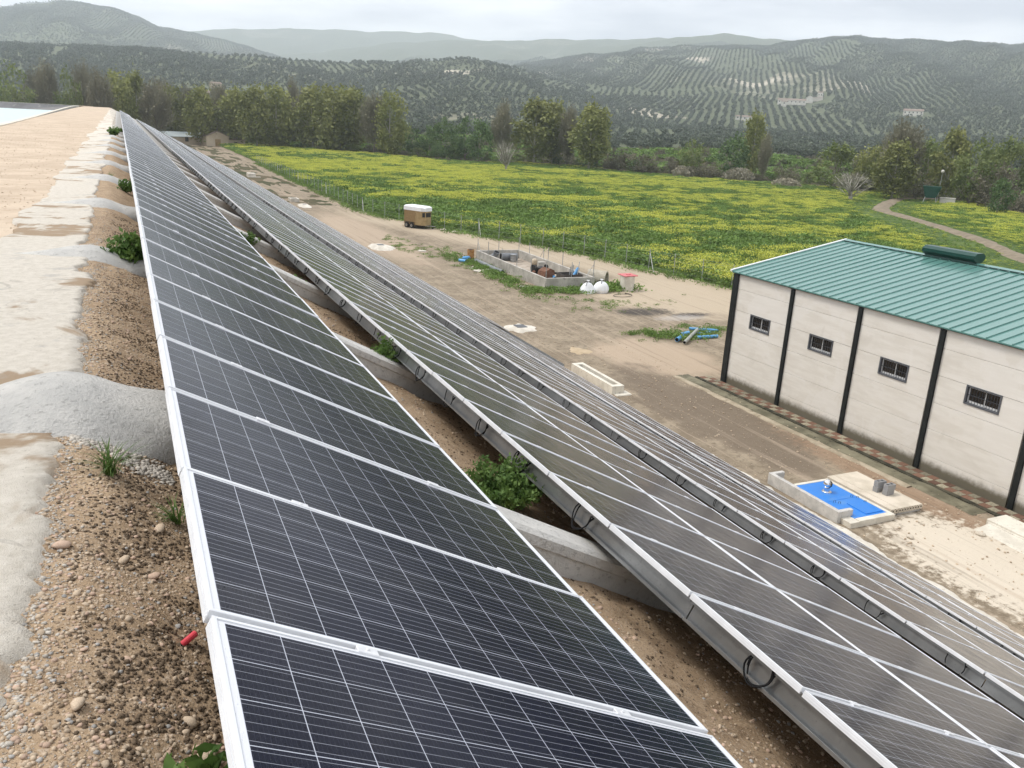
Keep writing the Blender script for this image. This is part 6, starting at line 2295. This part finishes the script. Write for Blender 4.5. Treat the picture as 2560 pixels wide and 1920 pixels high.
# ================================================================== foreground: stones, clods, weeds
def foreground():
    g = np.random.default_rng(99)
    smats = [mat_var('tan stone', (0.39, 0.30, 0.21), (0.53, 0.43, 0.32), 7, 0.85, rnd=0.2), mat_var('grey stone', (0.27, 0.26, 0.245), (0.40, 0.385, 0.36), 9, 0.85, rnd=0.2), mat_var('pink stone', (0.40, 0.28, 0.205), (0.50, 0.37, 0.28), 8, 0.85, rnd=0.2)]
    variants = []
    for k in range(9):
        me = rock_mesh(100 + k, 2)
        me.materials.append(smats[(0, 0, 1, 0, 2, 0, 0, 1, 0)[k]])
        variants.append(me)

    def spot():
        while True:
            y = 1.9 + 9.0 * g.uniform() ** 1.7
            x = g.uniform(-0.5, 0.22)
            # nearer, so more often, on the gravel between the apron and the frames
            if g.uniform() < 0.9:
                return x, y
    placed = 0
    while placed < 300:
        x, y = spot()
        if y > 4.3 and y < 5.5 and g.uniform() < 0.9:
            continue
        s = 0.005 + 0.011 * g.uniform() ** 2.4
        o = obj('stone', variants[int(g.integers(0, 9))], None, emb, (x, y, emb_z(x, y) + s * 0.12), (g.uniform(-.4, .4), g.uniform(-.4, .4), g.uniform(0, 6.28)))
        o.scale = (s, s, s * g.uniform(0.6, 0.9))
        placed += 1
    for (x, y, s) in ((0.085, 2.16, 0.034), (-0.33, 3.25, 0.028), (0.02, 3.6, 0.03), (-0.12, 3.25, 0.024), (-0.02, 3.15, 0.022), (-0.24, 2.28, 0.026), (0.05, 2.3, 0.026)):
        o = obj('stone', variants[int(g.integers(0, 9))], None, emb, (x, y, emb_z(x, y) + s * 0.3), (0, 0.2, g.uniform(0, 6.28)))
        o.scale = (s, s * 0.85, s * 0.75)
    # the rest: fine gravel and dark clods, too many to count
    clodm = mat_var('dark clod', (0.085, 0.06, 0.04), (0.165, 0.12, 0.078), 20, 0.95, rnd=0.25)
    protos = [proto('pebble', v) for v in variants[:6]]
    for k in range(3):
        me = rock_mesh(300 + k, 1)
        protos.append(proto('clod', me, clodm))
    greym = mat_var('cement crumb', (0.40, 0.365, 0.315), (0.52, 0.48, 0.42), 20, 0.95, rnd=0.2)
    for k in range(2):
        protos.append(proto('crumb', rock_mesh(330 + k, 1), greym))
    coll = proto_collection('gravel_protos', protos)
    pts, scl, idx = [], [], []
    for i in range(52000):
        y = 1.6 + 13 * g.uniform() ** 1.8
        x = g.uniform(-0.55, 0.5)
        d = fbm2(x * 3, y * 3, 6)
        if x > -0.22 + 0.1 * g.normal() and d > -0.12 and g.uniform() < 0.8:
            k = 6 + int(g.integers(0, 3))
            s = 0.003 + 0.0075 * g.uniform() ** 1.8
        else:
            k = int(g.integers(0, 6))
            s = 0.0022 + 0.0075 * g.uniform() ** 3.2
        pts.append((x, y, emb_z(x, y) + s * 0.1))
        scl.append(s)
        idx.append(k)
    # strip between the first two arrays
    for i in range(18000):
        y = 1.5 + 24 * g.uniform() ** 1.5
        x = g.uniform(1.7, 4.0)
        d = fbm2(x * 1.5, y * 1.5, 3)
        k = int(g.integers(0, 6)) if d < 0.1 else 6 + int(g.integers(0, 3))
        s = (0.003 + 0.012 * g.uniform() ** 4) * (1 + y * 0.03)
        pts.append((x, y, emb_z(x, y) + s * 0.1))
        scl.append(s)
        idx.append(k)
    # crumbs of cement along the ragged apron edge and round the first rib
    for i in range(2600):
        y = 1.6 + 10 * g.uniform() ** 1.5
        xr = apron_edge(y)
        x = xr + abs(g.normal()) * 0.03 - 0.012
        s = 0.0025 + 0.007 * g.uniform() ** 3
        pts.append((x, y, emb_z(x, y) + s * 0.2))
        scl.append(s)
        idx.append(9 + int(g.integers(0, 2)))
    for i in range(1500):
        x = g.uniform(-0.35, 0.1)
        y = 4.92 - 0.50 + g.normal() * 0.05 - 0.35 * max(0, x + 0.3)
        s = 0.004 + 0.012 * g.uniform() ** 2.4
        pts.append((x, y, emb_z(x, y) + s * 0.2))
        scl.append(s)
        idx.append(9 + int(g.integers(0, 2)))
    # pebbles on the crest road
    for i in range(5000):
        y = 9 + 60 * g.uniform() ** 1.6
        x = g.uniform(-6, -0.9)
        s = 0.004 + 0.012 * g.uniform() ** 3
        pts.append((x, y, emb_z(x, y) + 0.004))
        scl.append(s)
        idx.append((0, 1, 3, 5)[int(g.integers(0, 4))])
    n = len(pts)
    o = scatter('gravel', pts, g.uniform(0, 6.28, n), scl, idx, coll, 'fine gravel, clods and cement crumbs on the slope', 'gravel')
    # chips on the yard
    pts, scl, idx = [], [], []
    for i in range(1900):
        x, y = g.uniform(20.4, 26), 10 + 45 * g.uniform() ** 1.2
        if 20.3 < x < 24.3 and 17.3 < y < 21.6:
            continue
        s = 0.012 + 0.035 * g.uniform() ** 3
        pts.append((x, y, 0.015))
        scl.append(s)
        idx.append((0, 1, 3, 5)[int(g.integers(0, 4))])
    n = len(pts)
    scatter('stone_chips', pts, g.uniform(0, 6.28, n), scl, idx, coll, 'pale stone chips strewn over the yard', 'stone chips')

    # leafy bushes
    def bush(x, y, w, h, n, leaf, seed, label, z=None, name='weed_bush'):
        gg = np.random.default_rng(seed)
        r = thing(name, label, 'bush', (x, y, emb_z(x, y) if z is None else z), (0, 0, seed))
        k = 46
        q = gg.uniform(0, 6.28, k)
        rad = np.sqrt(gg.uniform(size=k)) * w / 2
        tip = np.stack([rad * np.cos(q), rad * np.sin(q), h * (0.45 + 0.55 * np.sqrt(np.clip(1 - (rad / (w / 2)) ** 2, 0, 1))) * gg.uniform(0.7, 1.08, k)], -1)
        base_ = tip * np.array([0.25, 0.25, 0.0])
        v, f = strips(base_, tip, leaf * 0.09, seed)
        sm_ = np_mesh('stem', v, f)
        sm_.materials.append(LEAF['weed'])
        obj('stem', sm_, None, r)
        i = gg.integers(0, k, n)
        t = gg.uniform(0.25, 1.05, n)[:, None]
        c = base_[i] + (tip[i] - base_[i]) * t + gg.normal(size=(n, 3)) * np.array([w, w, h]) * 0.045
        c[:, 2] = np.maximum(c[:, 2], 0.02)
        v, f = leaf_quads(c, leaf, 1.9, 0.4, seed + 1)
        lm = np_mesh('foliage', v, f)
        lm.materials.append(LEAF['weed'])
        obj('foliage', lm, None, r)
    bush(2.90, 6.2, 0.85, 0.42, 4600, 0.025, 1, 'large leafy green bush growing before the second array')
    bush(2.92, 10.35, 0.55, 0.48, 2200, 0.027, 2, 'smaller leafy green bush farther up the bare soil strip')
    bush(-0.04, 10.2, 0.48, 0.40, 800, 0.046, 3, 'leafy green bush on the crest touching the top array frame')
    bush(2.55, 20.6, 0.5, 0.35, 500, 0.045, 4, 'small green weed far along the bare soil strip')
    bush(2.75, 15.6, 0.4, 0.3, 400, 0.04, 5, 'tiny green weed between the two ribs on the soil strip')
    bush(0.0, 19.6, 0.34, 0.26, 420, 0.04, 6, 'dusty grey-green weed on the crest by the fourth rib')
    bush(-0.35, 50, 0.7, 0.42, 600, 0.06, 7, 'bright green weed far along the crest beside the frames')
    bush(-0.1, 58, 0.6, 0.36, 400, 0.06, 8, 'farthest green weed on the crest beside the frames')
    bush(0.07, 2.0, 0.22, 0.12, 120, 0.030, 9, 'dark green weed poking out under the nearest frame')

    def grass(x, y, n, h, seed, label):
        gg = np.random.default_rng(seed)
        q = gg.uniform(0, 6.28, n)
        b0 = np.stack([gg.normal(size=n) * 0.012, gg.normal(size=n) * 0.012, np.zeros(n)], -1)
        out = gg.uniform(0.3, 1.3, n)
        l = h * gg.uniform(0.6, 1.1, n)
        V, F = [], []
        for i in range(n):
            dx, dy = math.cos(q[i]), math.sin(q[i])
            wd = 0.0028
            p = []
            for t in (0, 0.4, 0.75, 1.0):
                r_ = out[i] * l[i] * t * t * 0.9 + 0.02 * t
                zz = l[i] * (t - 0.45 * out[i] * t * t)
                p.append((b0[i][0] + dx * r_, b0[i][1] + dy * r_, zz))
            o_ = len(V)
            for t, pp in zip((1, 0.9, 0.6, 0.05), p):
                V.append((pp[0] - dy * wd * t, pp[1] + dx * wd * t, pp[2]))
                V.append((pp[0] + dy * wd * t, pp[1] - dx * wd * t, pp[2]))
            F += [(o_, o_ + 1, o_ + 3, o_ + 2), (o_ + 2, o_ + 3, o_ + 5, o_ + 4), (o_ + 4, o_ + 5, o_ + 7, o_ + 6)]
        tag(obj('grass_tuft', np_mesh('grass_tuft', V, np.array(F)), LEAF['weed'], None, (x, y, emb_z(x, y))), label, 'grass tuft', 'grass tufts on the crest')
    grass(-0.17, 4.02, 70, 0.20, 1, 'green grass tuft on the gravel before the first rib')
    grass(0.09, 3.75, 45, 0.16, 2, 'dark grass tuft tucked under the first array frame')
    grass(-0.28, 21.5, 40, 0.2, 3, 'small grass tuft on the crest by the far gravel')
    # dropped red connector sleeve
    r = thing('plastic_sleeve', 'small red plastic sleeve with black end on the soil', 'plastic sleeve', (0.075, 2.75, emb_z(0.075, 2.75) + 0.02), (0, -0.25, 0.6))
    obj('sleeve', MB().tube([(-0.03, 0, 0), (-0.027, 0, 0), (0.033, 0, 0), (0.035, 0, 0)], [0.0105, 0.012, 0.012, 0.0095], 12), mat_var('red plastic', (0.62, 0.05, 0.07), (0.72, 0.08, 0.10), 20, 0.45), r)
    obj('plug', MB().tube([(-0.055, 0, -0.003), (-0.03, 0, 0)], 0.0105, 10), MT['cable'], r)


foreground()


# ================================================================== far buildings
def far_houses():
    wall_w = mat_var('whitewash', (0.56, 0.53, 0.47), (0.68, 0.65, 0.59), 0.3, 0.9)
    wall_b = mat_var('beige render', (0.44, 0.36, 0.26), (0.54, 0.46, 0.35), 0.4, 0.9)
    tile = mat_var('old roof tiles', (0.20, 0.155, 0.125), (0.28, 0.22, 0.18), 0.8, 0.9)
    metal = mat_var('pale metal roof', (0.55, 0.62, 0.64), (0.66, 0.72, 0.73), 0.2, 0.35, 0.3)
    dark = mat_var('house opening', (0.03, 0.028, 0.026), (0.06, 0.055, 0.05), 1, 0.8)
    doorm = mat_var('ochre door', (0.25, 0.17, 0.08), (0.32, 0.22, 0.11), 1, 0.8)

    def house(name, label, x, y, yaw, L, Wd, h, rise, wm, rm, nwin=0, z=None, over=0.25, door=False, wh=0.7):
        zz = (float(terrain_h(x, y)) if z is None else z) - 0.3
        r = thing(name, label, 'house', (x, y, zz), (0, 0, yaw), 'far buildings')
        hb = h + 0.3
        mb = MB()
        mb.quad_list([(-L / 2, -Wd / 2, 0), (L / 2, -Wd / 2, 0), (L / 2, Wd / 2, 0), (-L / 2, Wd / 2, 0), (-L / 2, -Wd / 2, hb), (L / 2, -Wd / 2, hb), (L / 2, Wd / 2, hb), (-L / 2, Wd / 2, hb), (-L / 2, 0, hb + rise), (L / 2, 0, hb + rise)],
                     [(0, 1, 5, 4), (2, 3, 7, 6), (1, 2, 6, 9, 5), (3, 0, 4, 8, 7)])
        obj('wall', mb, wm, r)
        o = over
        k = rise / (Wd / 2)
        rf = MB()
        for s in (-1, 1):
            vs = [(-L / 2 - o, s * (Wd / 2 + o), hb - k * o + 0.02), (L / 2 + o, s * (Wd / 2 + o), hb - k * o + 0.02), (L / 2 + o, 0, hb + rise + 0.02), (-L / 2 - o, 0, hb + rise + 0.02)]
            vs += [(v[0], v[1], v[2] + 0.14) for v in vs]
            rf.quad_list(vs, [(0, 1, 2, 3), (4, 5, 6, 7), (0, 1, 5, 4), (1, 2, 6, 5), (3, 0, 4, 7)])
        obj('roof', rf, rm, r)
        for kx in range(nwin):
            xx = -L / 2 + L * (kx + 0.5) / nwin
            w = obj('window', MB().box(xx - 0.55, xx + 0.55, -Wd / 2 - 0.05, -Wd / 2 + 0.02, hb * wh - 0.7, hb * wh + 0.7), dark, r)
        if door:
            obj('door', MB().box(L / 2 - 0.02, L / 2 + 0.05, -0.9, 0.9, 0.3, 2.6), doorm, r)
        return r
    a1 = math.atan2(-773, 851)
    house('farmhouse', 'long white farmhouse with tiled roof among the hillside olives', 748, 838, R(-41), 33, 9, 5, 2.0, wall_w, tile, 7)
    house('farmhouse', 'white gabled wing at the right end of the long farmhouse', 783, 846, R(48), 11, 8, 6.5, 2.5, wall_w, tile, 3)
    house('farm_tower', 'small white tower house right of the long farmhouse', 805, 852, R(-45), 6, 6, 8.5, 1.2, wall_w, tile, 2)
    house('farm_shed', 'low white outbuilding before the long farmhouse', 728, 828, R(-42), 7, 6, 5.5, 1.2, wall_w, tile, 1)
    house('farm_shed', 'low white wall-like outbuilding between farmhouse and tower house', 796, 846, R(-45), 12, 4, 4, 0.6, wall_w, tile, 0)
    house('cream_house', 'cream two-storey house with brown roof in the right groves', 788, 691, R(-49), 20, 8, 5, 2.2, wall_w, tile, 5)
    house('small_house', 'small pale house with red tiles at the front of the groves', 582, 713, R(-37), 11, 7, 4, 1.3, wall_w, tile, 2)
    house('small_house', 'tiny white hut left of the red tiled small house', 580, 726, R(-37), 4.5, 4, 3.5, 0.8, wall_w, tile, 1)
    house('grove_hut', 'pale hut half hidden above the poplar wood on the left', 79, 814, R(10), 9, 6, 4, 1.5, wall_b, tile, 2)
    house('grove_hut', 'small beige hut just behind the poplar tops', 62, 723, R(-15), 7, 5, 3.5, 1.6, wall_b, tile, 1)
    house('grove_hut', 'flat cream hut right of the beige hut behind the poplars', 89, 735, R(5), 9, 5, 3, 0.9, wall_b, tile, 1)
    # farm building at the end of the arrays
    house('barn', 'long low barn with pale metal roof beyond the array ends', 19, 314, R(12), 16, 9, 2.6, 1.3, wall_b, metal, 3, 0.0, 0.5)
    house('cottage', 'beige gabled cottage with ochre door at the meadow corner', 28.6, 308, R(-78), 7.0, 7.5, 3.2, 1.6, wall_b, tile, 0, 0.0, 0.25, True)
    house('cottage_annex', 'low beige annex with dark door right of the cottage', 35.0, 308.5, R(5), 6.5, 4, 2.2, 0.4, wall_b, tile, 1, 0.0, 0.2, False, 0.45)
    # green trailer, white sheet and lamp by the thicket at the track end
    gm = mat_var('dark green paint', (0.01, 0.06, 0.045), (0.02, 0.085, 0.06), 1, 0.5)
    zt = 0.25
    t = thing('green_hopper', 'dark green steel hopper on legs under the right hand trees', 'hopper', (155.5, 128.0, zt), (0, 0, R(-50)))
    mb = MB()
    mb.quad_list([(-1.0, -0.6, 1.2), (1.0, -0.6, 1.2), (1.0, 0.6, 1.2), (-1.0, 0.6, 1.2), (-1.8, -1.1, 3.6), (1.8, -1.1, 3.6), (1.8, 1.1, 3.6), (-1.8, 1.1, 3.6)], [(3, 2, 1, 0), (0, 1, 5, 4), (1, 2, 6, 5), (2, 3, 7, 6), (3, 0, 4, 7), (4, 5, 6, 7)])
    obj('bin', mb, gm, t)
    for sx in (-1, 1):
        for sy in (-1, 1):
            obj('leg', MB().tube([(sx * 1.3, sy * 0.8, 0), (sx * 1.0, sy * 0.6, 1.4)], 0.08, 6), MT['steel_post'], t)
    t = thing('white_tub', 'white plastic tub on the ground right of the green hopper', 'tub', (158.6, 126.2, zt), (0, 0, R(-50)))
    obj('body', MB().bbox(-1.5, 1.5, -0.6, 0.6, 0, 1.3, 0.15), wall_w, t)
    obj('lid', MB().bbox(-1.55, 1.55, -0.65, 0.65, 1.3, 1.42, 0.04), wall_w, t)
    t = thing('yard_lamp', 'tall pole with round white lamp before the right hand trees', 'lamp post', (160.2, 130.0, zt))
    obj('pole', MB().tube([(0, 0, 0), (0, 0, 6.3)], 0.06, 6), MT['steel_post'], t)
    obj('globe', MB().lathe([(0.03, 6.2), (0.28, 6.36), (0.36, 6.6), (0.28, 6.84), (0.03, 6.98)], 14).mesh('globe', True), wall_w, t)


far_houses()

# ================================================================== haze
def haze():
    m = bpy.data.materials.new('haze air')
    m.use_nodes = True
    nt = NT(m)
    nt.n.remove(nt.n['Principled BSDF'])
    v = nt.new('ShaderNodeVolumePrincipled')
    v.inputs['Color'].default_value = (0.86, 0.93, 1.0, 1)
    v.inputs['Density'].default_value = 0.00019
    v.inputs['Anisotropy'].default_value = 0.2
    nt.link(v.outputs[0], nt.n['Material Output'].inputs['Volume'])
    o = obj('haze', MB().box(-6000, 8600, -3000, 8700, -8, 600), m)
    tag(o, 'pale haze filling the valley air', 'haze', kind='stuff')


haze()
